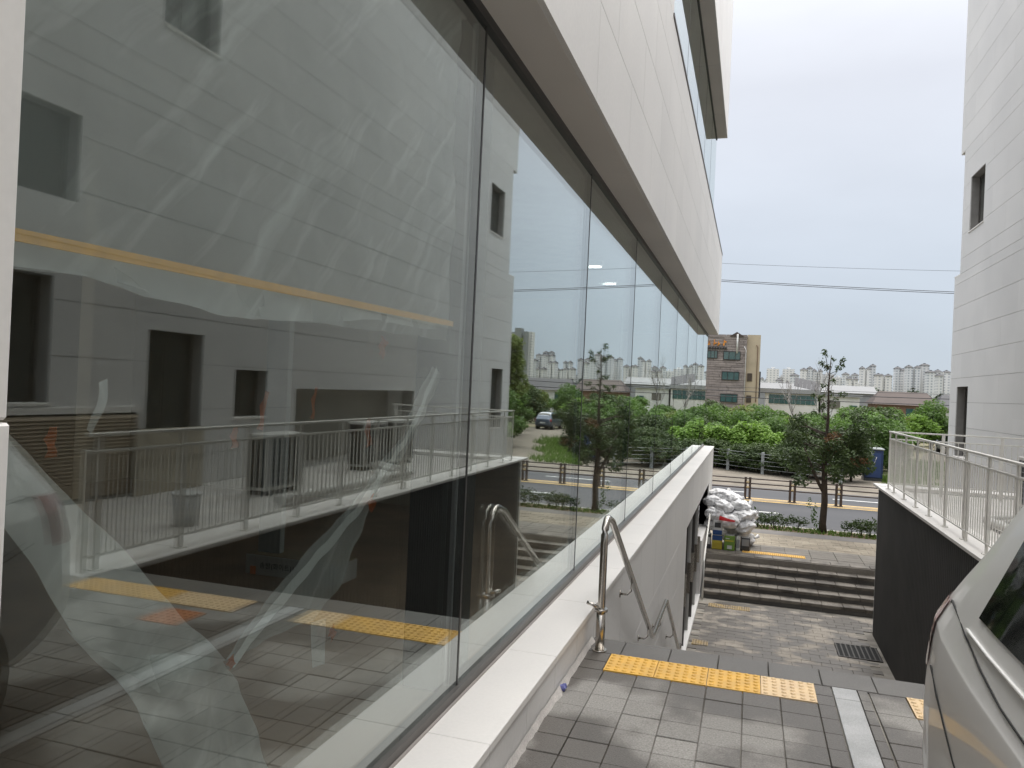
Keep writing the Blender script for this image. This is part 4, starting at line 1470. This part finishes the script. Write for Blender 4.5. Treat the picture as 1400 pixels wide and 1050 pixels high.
obj('suckers', leaf_mesh('suckers', [(bx0 - .25, by0 - .1, TZ + .5, .1, .3), (bx0 - .4, by0 - .1, TZ + .85, .08, .2), (bx0 - .12, by0 - .1, TZ + .2, .12, .14)], 120, .04, 304, m_l_mid), None, stt)


# bare trees
def bare(loc, h, seed, label):
    t = thing('bare_tree', label, 'tree', loc)
    r = random.Random(seed)
    bm = bmesh.new()

    def grow(p, d, L_, rad, lv):
        q = p + d * L_
        bm_tube(bm, [p, (p + q) / 2 + Vector((r.uniform(-.04, .04), 0, 0)) * L_, q], [rad, rad * .8, rad * .55], 5)
        if lv:
            for _ in range(3):
                nd = (d + Vector((r.uniform(-.5, .5), r.uniform(-.5, .5), r.uniform(.0, .3)))).normalized()
                grow(p + d * L_ * r.uniform(.6, 1), nd, L_ * r.uniform(.55, .8), rad * .55, lv - 1)
    grow(Vector((0, 0, 0)), Vector((0, 0, 1)), h * .42, .09, 4)
    obj('branches', bm, m_twig, t, True)


bare((6.3, 76, -2.5), 7.8, 4, 'thin leafless tree rising behind the street tree')
bare((4.0, 80, -2.5), 7.0, 9, 'smaller leafless tree near the stone-clad house')

# ================================================================== FAR BUILDINGS
sh = thing('stone_clad_house', 'four-storey house clad in grey-brown stone with orange roof sign', 'building', (-4, 112, -2.5))
Y0 = 112
box('wall', (-9, Y0, -2.6), (-.85, Y0 + 12, 10.1), m_brick, sh)
zz = -2.4
rr = random.Random(5)
cnt = 0
while zz < 10:                                  # rough stone courses
    x = -9.0
    hgt = rr.uniform(.28, .42)
    while x < -.9:
        L_ = rr.uniform(.9, 2.2)
        if x + L_ > -6.6 and cnt < 240 and zz > .6:
            box('stone', (x + .02, Y0 - .06 - rr.random() * .08, zz + .02), (min(x + L_, -.86) - .02, Y0 - .001, zz + hgt - .02), m_brick, sh)
            cnt += 1
        x += L_
    zz += hgt
box('wing_wall', (-.85, Y0 + .6, -2.6), (.95, Y0 + 12, 10.4), m_beige, sh)
for (a, b, c, d) in ((-6.1, -4.85, 7.0, 7.95), (-3.9, -1.75, 6.85, 7.9), (-4.0, -1.8, 4.0, 5.05), (-4.1, -1.9, .9, 1.9)):
    f_ = box('window', (a, Y0 - .2, c), (b, Y0 - .12, d), m_greenglass, sh)
    fr = bmesh.new()
    bm_box(fr, (a - .08, Y0 - .24, c - .08), (b + .08, Y0 - .14, c)); bm_box(fr, (a - .08, Y0 - .24, d), (b + .08, Y0 - .14, d + .08))
    for xx in (a - .08, a + (b - a) * .3, a + (b - a) * .7, b):
        bm_box(fr, (xx, Y0 - .23, c), (xx + .08, Y0 - .15, d))
    obj('frame', fr, m_black, f_)
for (c, d) in ((3.9, 5.0), (.9, 1.9)):
    box('window', (-.65, Y0 + .5, c), (.0, Y0 + .59, d), M('brown_window', (.07, .05, .035), .4), sh)
bm = bmesh.new()
for (x0, w_) in ((-3.0, 1.5),):
    vs = [bm.verts.new(p) for p in ((x0 - .2, Y0 - .3, 10.1), (x0 + w_ + .2, Y0 - .3, 10.1), (x0 + w_ / 2, Y0 - .3, 10.7), (x0 - .2, Y0 + 2, 10.1), (x0 + w_ + .2, Y0 + 2, 10.1), (x0 + w_ / 2, Y0 + 2, 10.7))]
    for f in ((0, 1, 2), (3, 5, 4), (0, 2, 5, 3), (1, 4, 5, 2)):
        bm.faces.new([vs[i] for i in f])
obj('gable', bm, m_redroof, sh)
box('parapet', (-9.1, Y0 - .15, 9.95), (-.8, Y0 + 12, 10.15), m_brick, sh)
for k in range(8):
    box('tile_eave', (-6.3 + k * .36, Y0 - .35, 8.25), (-6.06 + k * .36, Y0 - .06, 8.5), m_black, sh)
bm = bmesh.new()                                 # orange sign strokes
rs = random.Random(2)
for g in range(4):
    gx = -6.2 + g * .68
    s_ = .55 if g in (1, 3) else .42
    for k in range(5):
        x0, z0 = gx + rs.uniform(0, s_ * .5), 8.75 + rs.uniform(0, s_)
        if k % 2:
            bm_box(bm, (x0, Y0 - .26, z0), (x0 + s_ * .6, Y0 - .2, z0 + .1))
        else:
            bm_box(bm, (x0, Y0 - .27, z0 - .1), (x0 + .1, Y0 - .19, z0 + s_ * .5))
obj('sign_letters', bm, m_sign, sh)
tube('vent_pipe', [(-2.15, Y0 - .35, 7.7), (-2.15, Y0 - .35, 10.4)], .12, m_bwhite, sh, 8)
tube('gas_pipe', [(.4, Y0 + .45, 9.0), (.6, Y0 + .45, 8.7), (.62, Y0 + .45, 1.0)], .06, m_orangew, sh, 6)
tube('drain_pipe', [(-1.2, Y0 - .2, 8.7), (-.95, Y0 - .2, 8.2), (-.95, Y0 - .2, -1)], .05, m_bwhite, sh, 6)
box('side_shutter', (.96, Y0 + .8, 1.6), (1.15, Y0 + 3, 5.3), m_roofd, sh)

wb = thing('white_low_building', 'low white workshop with a dark green ribbon window and grey sheet roof', 'building', (8.5, 124, -2.5))
box('wall', (2.2, 124, -2.6), (9.7, 134, 2.5), m_bwhite, wb)
box('roof_edge', (1.0, 123.6, 2.5), (9.9, 134.4, 3.1), m_bgrey, wb)
for k in range(9):
    box('window', (2.6 + k * .76, 123.9, .9), (2.6 + k * .76 + .70, 123.99, 2.25), m_greenglass, wb)
wc = thing('white_annexe', 'white annexe with a brown shuttered window next to the ribbon-window workshop', 'building', (12.6, 126, -2.5))
box('wall', (10.2, 126, -2.6), (15.6, 135, 2.35), m_bwhite, wc)
box('roof_edge', (9.95, 125.6, 2.35), (16.0, 135.4, 2.75), m_bgrey, wc)
box('window', (11.4, 125.92, .5), (12.9, 125.99, 1.6), M('brown_shutter', (.14, .13, .11), .6), wc)
box('gate', (14.2, 125.9, -.6), (15.3, 125.99, 1.1), m_greenglass, wc)
hs = thing('grey_shed', 'long pale shed roof peeking behind the white workshop', 'building', (9, 150, -2.5))
box('wall', (-2, 150, -2.6), (21, 160, 3.2), m_bgrey, hs)
bm = bmesh.new()
vs = [bm.verts.new(p) for p in ((-2.5, 149.5, 3.2), (21.5, 149.5, 3.2), (21.5, 155, 4.6), (-2.5, 155, 4.6), (-2.5, 160.5, 3.2), (21.5, 160.5, 3.2))]
for f in ((0, 1, 2, 3), (3, 2, 5, 4), (0, 3, 4), (1, 5, 2)):
    bm.faces.new([vs[i] for i in f])
obj('roof', bm, M('pale_sheet_roof', (.16, .165, .17), .6, scale=.4), hs)
sp_ = thing('solar_array', 'tilted dark solar panel array on the low workshop roof', 'solar panel', (8.2, 126, 3))
for k in range(6):
    o = box('panel', (6.3 + k * .62, 125.2, -.02), (6.9 + k * .62, 128.2, .02), m_roofd, sp_)
    o.location.z = 4.35 - k * .12
    o.rotation_euler = (R(28), R(11), 0)
for xx in (6.8, 9.3):
    box('strut', (xx, 126.5, 3.1), (xx + .1, 126.6, 4.1), m_bgrey, sp_)
bh = thing('brown_roofed_house', 'house with brown gabled roof and orange brick end among the trees', 'building', (22, 132, -2.5))
box('wall', (18.6, 132, -2.6), (27, 140, 1.6), m_orangew, bh)
bm = bmesh.new()
vs = [bm.verts.new(p) for p in ((18.1, 131.5, 1.5), (27.5, 131.5, 1.5), (26.6, 136, 3.6), (19.6, 136, 3.6), (18.1, 140.5, 1.5), (27.5, 140.5, 1.5))]
for f in ((0, 1, 2, 3), (3, 2, 5, 4), (0, 3, 4), (1, 5, 2)):
    bm.faces.new([vs[i] for i in f])
obj('roof', bm, m_redroof, bh)
box('window', (20, 131.93, -.2), (21.2, 131.99, 1.0), m_greenglass, bh)
box('window', (23, 131.93, -.2), (24.2, 131.99, 1.0), m_greenglass, bh)
h3 = thing('dark_roofed_house', 'wide low house with dark roof beside the brown-roofed house', 'building', (34, 136, -2.5))
box('wall', (29, 138, -2.6), (42, 146, 1.4), m_bwhite, h3)
bm = bmesh.new()
vs = [bm.verts.new(p) for p in ((28.4, 137.4, 1.3), (42.6, 137.4, 1.3), (41, 142, 3.5), (30, 142, 3.5), (28.4, 146.6, 1.3), (42.6, 146.6, 1.3))]
for f in ((0, 1, 2, 3), (3, 2, 5, 4), (0, 3, 4), (1, 5, 2)):
    bm.faces.new([vs[i] for i in f])
obj('roof', bm, m_roofd, h3)
for k in range(3):
    box('window', (30.5 + k * 3.5, 137.93, -.3), (32.2 + k * 3.5, 137.99, .9), m_greenglass, h3)

apts = [(17.2, 31.5, 38.0, 0, 1000), (32.7, 37.1, 28.9, 0, 1010), (36.1, 49.6, 38.4, 0, 1005), (55.3, 62.6, 39.7, 1, 980), (63.3, 68.8, 41.9, 1, 985), (69.3, 80.6, 39.5, 1, 990),
        (81.3, 93.9, 33.5, 0, 1000), (90.3, 100.8, 29.0, 0, 960), (99.1, 115.3, 35.0, 1, 950), (115.1, 125.6, 41.8, 1, 930), (126.8, 131.6, 45.2, 1, 940), (126.4, 142.3, 33.7, 1, 900),
        (154.9, 160.7, 44.2, 1, 960), (160.0, 165.7, 42.1, 1, 955), (161.2, 175.1, 44.9, 1, 930), (177.4, 185.2, 47.8, 1, 940), (175.8, 183.8, 38.8, 1, 900), (187.8, 201.6, 40.6, 1, 920),
        (24.9, 30.5, 23.7, 1, 880), (27.6, 37.9, 21.0, 1, 860), (40.3, 49.3, 30.2, 1, 900), (96.6, 106.6, 28.2, 1, 880), (177.4, 181.9, 34.2, 1, 860),
        (143.5, 154.0, 36.0, 1, 985), (265.6, 272.6, 39.0, 1, 960), (256.3, 268.9, 46.8, 1, 970), (258.1, 263.5, 50.7, 1, 985), (238.5, 248.0, 45.2, 1, 940), (252.0, 257.2, 51.2, 1, 990),
        (224.5, 233.9, 34.9, 1, 900), (212.9, 222.1, 36.8, 1, 930), (227.7, 237.2, 25.7, 1, 860), (204.1, 210.2, 34.0, 1, 980), (199.5, 212.3, 27.6, 1, 890)]
frr = random.Random(21)
for k in range(26):
    x0 = 12 + k * 10.4 + frr.uniform(-2, 2)
    apts.append((x0, x0 + frr.uniform(7, 12), frr.uniform(21, 33), 1 if frr.random() < .75 else 0, 1040 + frr.uniform(0, 60)))
labs = {0: 'plain pale slab apartment block with flat top on the horizon', 1: 'white apartment tower with dark hipped roof on the horizon'}
for i, (x0, x1, zt, rf, Y) in enumerate(apts):
    t = thing('apartment_tower', labs[rf], 'apartment', ((x0 + x1) / 2, Y, -3), group='horizon apartments with ' + ('hipped roofs' if rf else 'flat tops'))
    w_ = x1 - x0
    hw = 2.6 if rf else 0
    body = bmesh.new()
    if rf and w_ > 9:                # stepped bays
        bm_box(body, (x0, Y, -3), (x0 + w_ * .42, Y + 14, zt - hw))
        bm_box(body, (x0 + w_ * .42, Y + 2.5, -3), (x0 + w_ * .58, Y + 14, zt - hw - 1.2))
        bm_box(body, (x0 + w_ * .58, Y, -3), (x1, Y + 14, zt - hw - .4))
    else:
        bm_box(body, (x0, Y, -3), (x1, Y + 14, zt - hw))
        bm_box(body, (x0 + w_ * .35, Y + 4, zt - hw), (x0 + w_ * .65, Y + 9, zt - hw + (2.2 if not rf else 0.5)))
    obj('wall', body, (g_apt, g_apt2)[i % 2] if rf else g_apt2, t)
    if rf:
        bm = bmesh.new()
        spans = [(x0 - .8, x0 + w_ * .44, 0), (x0 + w_ * .56, x1 + .8, -.4)] if w_ > 9 else [(x0 - .8, x1 + .8, 0)]
        for (a, b, dz) in spans:
            zb, mdl = zt - hw + dz, (a + b) / 2
            q = (b - a) * .22
            vs = [bm.verts.new(p) for p in ((a, Y - .8, zb), (b, Y - .8, zb), (b, Y + 15, zb), (a, Y + 15, zb),
                                            (mdl - q, Y + 4, zb + hw * .75), (mdl + q, Y + 4, zb + hw * .75), (mdl + q, Y + 9, zb + hw * .75), (mdl - q, Y + 9, zb + hw * .75))]
            for f in ((0, 1, 5, 4), (1, 2, 6, 5), (2, 3, 7, 6), (3, 0, 4, 7), (4, 5, 6, 7), (3, 2, 1, 0)):
                bm.faces.new([vs[k] for k in f])
            bm_box(bm, (mdl - q * .5, Y + 5, zb + hw * .75), (mdl + q * .5, Y + 8, zb + hw))
        obj('roof', bm, m_roofd, t)
tw = thing('grey_tower_block', 'tall grey and white slab tower standing over the other apartments', 'apartment', (235, 780, -3))
for (a, b, z, mt, y_) in ((238, 246, 59.7, g_apt3, 780), (231, 237.6, 63.4, m_conc, 772), (228.5, 233.8, 58.0, g_apt2, 781), (225.5, 228.8, 60.2, m_conc, 776), (222.0, 226.6, 60.4, g_apt2, 783)):
    box('block', (a, y_, -3), (b, y_ + 12, z), mt, tw)

# far wooded ridge
blr = random.Random(8)
bl = []
for k in range(150):
    x = -60 + k * 3.3 + blr.uniform(-2, 2)
    Y = 420 + blr.uniform(-40, 60)
    hgt = 3.5 + 3.0 * max(0, noise.noise((x * .02, 4.4, 0))) + (5.5 * math.exp(-((x - 78) / 24) ** 2)) + 3 * math.exp(-((x - 62) / 8) ** 2)
    bl.append((x, Y, -2.5 + hgt * .35, 4.2, hgt * .72))
o = obj('far_wood', leaf_mesh('far_wood', bl, 16000, 1.0, 400, m_l_far, .5, .8), None)
o['kind'] = 'stuff'
tag(o, 'dark wooded strip below the far apartments', 'wood')
bl = []
for k in range(70):
    x = -20 + k * 1.2
    bl.append((x + blr.uniform(-1, 1), 150 + blr.uniform(-8, 30), -1.6 + blr.uniform(-.5, .6), 1.6, 2.0))
o = obj('mid_wood', leaf_mesh('mid_wood', bl, 16000, .32, 401, m_l_mid, .4, .7), None)
o['kind'] = 'stuff'
tag(o, 'mass of green bushes around the low houses', 'bushes')


# ================================================================== CARS
def catmull(P, n):
    out_ = []
    m_ = len(P)
    for i in range(m_ - 1):
        p0, p1, p2, p3 = P[max(i - 1, 0)], P[i], P[i + 1], P[min(i + 2, m_ - 1)]
        for k in range(n):
            t = k / n
            out_.append(tuple(.5 * ((2 * b) + (-a + c) * t + (2 * a - 5 * b + 4 * c - d) * t * t + (-a + 3 * b - 3 * c + d) * t ** 3) for a, b, c, d in zip(p0, p1, p2, p3)))
    out_.append(tuple(P[-1]))
    return out_


def ip(x, xs, ys_):
    return float(np.interp(x, xs, ys_))


def make_suv(loc, rz, label, paint):
    """Hatchback estate. Local: rear face at y=0, front towards -y, centre line x=0."""
    t = thing('parked_car', label, 'car', loc, rz)
    L_, hwid, zk = 4.45, .90, 1.07
    NS, sub = 110, 8
    grid = []
    for i in range(NS + 1):
        u = i / NS
        s = (u ** 1.5 if u < .5 else u)
        s = L_ * u
        wfac = ip(s, [0, .012, .04, .09, .18, .40, .8, 3.4, 3.9, 4.25, 4.4, 4.45], [.0, .62, .82, .91, .955, .985, 1, 1, .965, .88, .72, .0])
        zb = ip(s, [0, .05, .3, 4.1, 4.45], [.42, .34, .24, .22, .40])
        belt = ip(s, [0, .6, 2.8, 3.2, 4.1, 4.45], [.96, .93, .89, .88, .78, .60])
        roof = ip(s, [0, .25, .7, 1.6, 2.4, 2.75, 3.3, 4.1, 4.45], [1.28, 1.50, 1.60, 1.64, 1.60, 1.52, 1.02, .86, .62])
        roof = max(roof, belt + .02)
        rw = ip(roof - belt, [0, .1, .5], [.90, .80, .70])
        wd = hwid * wfac
        cw = [(0, zb), (wd * .75, zb), (wd * .97, zb + .12), (wd * 1.0, zb + .32), (wd * 1.0, .74 if belt > .9 else belt - .12), (wd * .985, belt - .05), (wd * .955, belt + .02),
              (wd * (.955 * .35 + rw * .65), belt + (roof - belt) * .62), (wd * rw, roof - .07 * min(1, (roof - belt) / .3)), (wd * rw * .72, roof - .012), (0, roof + .012)]
        ring = catmull(cw, sub)
        pts_ = []
        for (px, pz) in ring:
            off = ip(pz, [.3, .5, .8, .97, 1.05, 1.16, 1.26, 1.40, 1.52, 1.64], [.05, .0, .02, .06, .11, .20, .26, .36, .52, .70])
            k = max(0, 1 - s / 1.5)
            pts_.append(Vector((px, -(s + off * k * k), pz * zk)))
        grid.append(pts_)
    NV = len(grid[0])

    def side_mesh(i0, i1, j0, j1, off, sides=(-1, 1)):
        bm = bmesh.new()
        for sd_ in sides:
            rows_ = []
            for i in range(i0, i1 + 1):
                r = []
                for j in range(j0, j1 + 1):
                    p = grid[i][j]
                    a = grid[min(i + 1, NS)][j] - grid[max(i - 1, 0)][j]
                    b = grid[i][min(j + 1, NV - 1)] - grid[i][max(j - 1, 0)]
                    nn = b.cross(a)
                    if nn.length > 1e-9:
                        nn.normalize()
                    if nn.x < 0:
                        nn = -nn
                    q = p + nn * off
                    r.append((q.x * sd_, q.y, q.z))
                rows_.append(r)
            lattice(bm, rows_)
        bmesh.ops.remove_doubles(bm, verts=bm.verts, dist=.0004)
        bmesh.ops.recalc_face_normals(bm, faces=bm.faces)
        return bm
    obj('body', side_mesh(0, NS, 0, NV - 1, 0.0), paint, t, True)

    def si(s):
        return int(round(s / L_ * NS))
    jb, jt = 6 * sub, 8 * sub
    for (a, b) in ((.62, 1.50), (1.58, 2.42), (2.50, 2.98)):
        for sd_ in (-1, 1):
            obj('side_window', side_mesh(si(a), si(b), jb + 2, jt - 3, .004, (sd_,)), m_carglass, t, True)
    obj('rear_window', side_mesh(si(.10), si(.34), jt + 2, NV - 1, .005), m_carglass, t, True)
    obj('windscreen', side_mesh(si(2.80), si(3.26), jt + 2, NV - 1, .004), m_carglass, t, True)
    for sd_ in (-1, 1):
        obj('tail_lamp', side_mesh(si(.04), si(.26), 5 * sub - 6, 6 * sub + 1, .005, (sd_,)), m_lamp, t, True)
        obj('headlamp', side_mesh(si(4.18), si(4.38), 5 * sub - 4, 6 * sub, .005, (sd_,)), m_wtin, t, True)

    def on_side(y, z, sd_, off=.003):
        best = None
        for r in grid:
            if abs(r[0].y - y) > .7:
                continue
            for j in range(2 * sub, 9 * sub):
                d = (r[j].y - y) ** 2 + (r[j].z - z) ** 2
                if best is None or d < best[0]:
                    best = (d, r[j])
        return (sd_ * (best[1].x + off), y, z)
    for sd_ in (-1, 1):
        for ln in ([(-.30, 1.06), (-.34, 1.075), (-.6, 1.035), (-1.0, .985), (-1.6, .955), (-2.4, .93), (-3.2, .90)],
                   [(-.36, .87), (-.5, .82), (-.75, .74), (-.95, .70)],
                   [(-1.52, 1.0), (-1.50, .7), (-1.45, .34)], [(-2.46, .97), (-2.46, .7), (-2.44, .32)], [(-3.02, .95), (-3.1, .7), (-3.1, .34)]):
            pr = []
            for (ya, za), (yb, zb_) in zip(ln, ln[1:]):
                for k in range(8):
                    pr.append(on_side(ya + (yb - ya) * k / 8, za + (zb_ - za) * k / 8, sd_, .0005))
            pr = [(sum(q[0] for q in pr[max(0, i - 3):i + 4]) / len(pr[max(0, i - 3):i + 4]), p[1], p[2]) for i, p in enumerate(pr)]
            tube('panel_seam', pr, .0035, m_ink, t, 5, True)
        for yy in (-1.75, -2.65):
            p = on_side(yy, .86, sd_)
            h_ = bmesh.new()
            bm_tube(h_, [(p[0], yy - .1, .86), (p[0] + sd_ * .035, yy - .07, .86), (p[0] + sd_ * .035, yy + .07, .86), (p[0], yy + .1, .86)], .012, 8)
            obj('door_handle', h_, paint, t, True)
        # window trim under the glass line
        pr = [(sd_ * (grid[i][jb + 1].x + .004), grid[i][jb + 1].y, grid[i][jb + 1].z) for i in range(si(.55), si(3.05))]
        tube('window_trim', pr, .005, paint, t, 6, True)
        m_ = bmesh.new()
        bmesh.ops.create_icosphere(m_, subdivisions=3, radius=1)
        for v in m_.verts:
            v.co = Vector((sd_ * .98 + v.co.x * .09, -2.95 + v.co.y * .06, 1.03 + v.co.z * .075))
        for f in m_.faces:
            f.smooth = True
        obj('door_mirror', m_, paint, t, True)
    for sd_ in (-1, 1):
        for yy in (-.86, -3.52):
            arch = bmesh.new()
            bm_tube(arch, [(sd_ * .62, yy, .33), (sd_ * .905, yy, .33)], .385, 28)
            obj('wheel_arch', arch, m_ink, t, True)
            ty = bmesh.new()
            bm_tube(ty, [(sd_ * .68, yy, .33), (sd_ * .70, yy, .33), (sd_ * .88, yy, .33), (sd_ * .915, yy, .33)], [.30, .33, .33, .29], 32)
            ty_o = obj('wheel', ty, m_tyre, t, True)
            rm = bmesh.new()
            bm_tube(rm, [(sd_ * .90, yy, .33), (sd_ * .918, yy, .33)], .215, 24)
            for k in range(5):
                a = k * 2 * math.pi / 5
                bm_tube(rm, [(sd_ * .922, yy, .33), (sd_ * .922, yy + .19 * math.cos(a), .33 + .19 * math.sin(a))], [.035, .022], 6)
            obj('wheel_rim', rm, m_steel, ty_o, True)
    box('number_plate', (-.26, -.02, .62), (.26, .012, .74), m_wtin, t, .004, True)
    box('bumper_strip', (-.62, -.06, .40), (.62, .010, .47), m_ink, t, .01, True)
    return t


make_suv((1.45, 3.05, 0), 0, 'silver estate car parked on the grey pavers with its tail towards the stair', m_silver)
make_suv((17.2, 74.0, -2.49), R(184), 'slate blue car parked at the end of the dirt lane', m_slate)
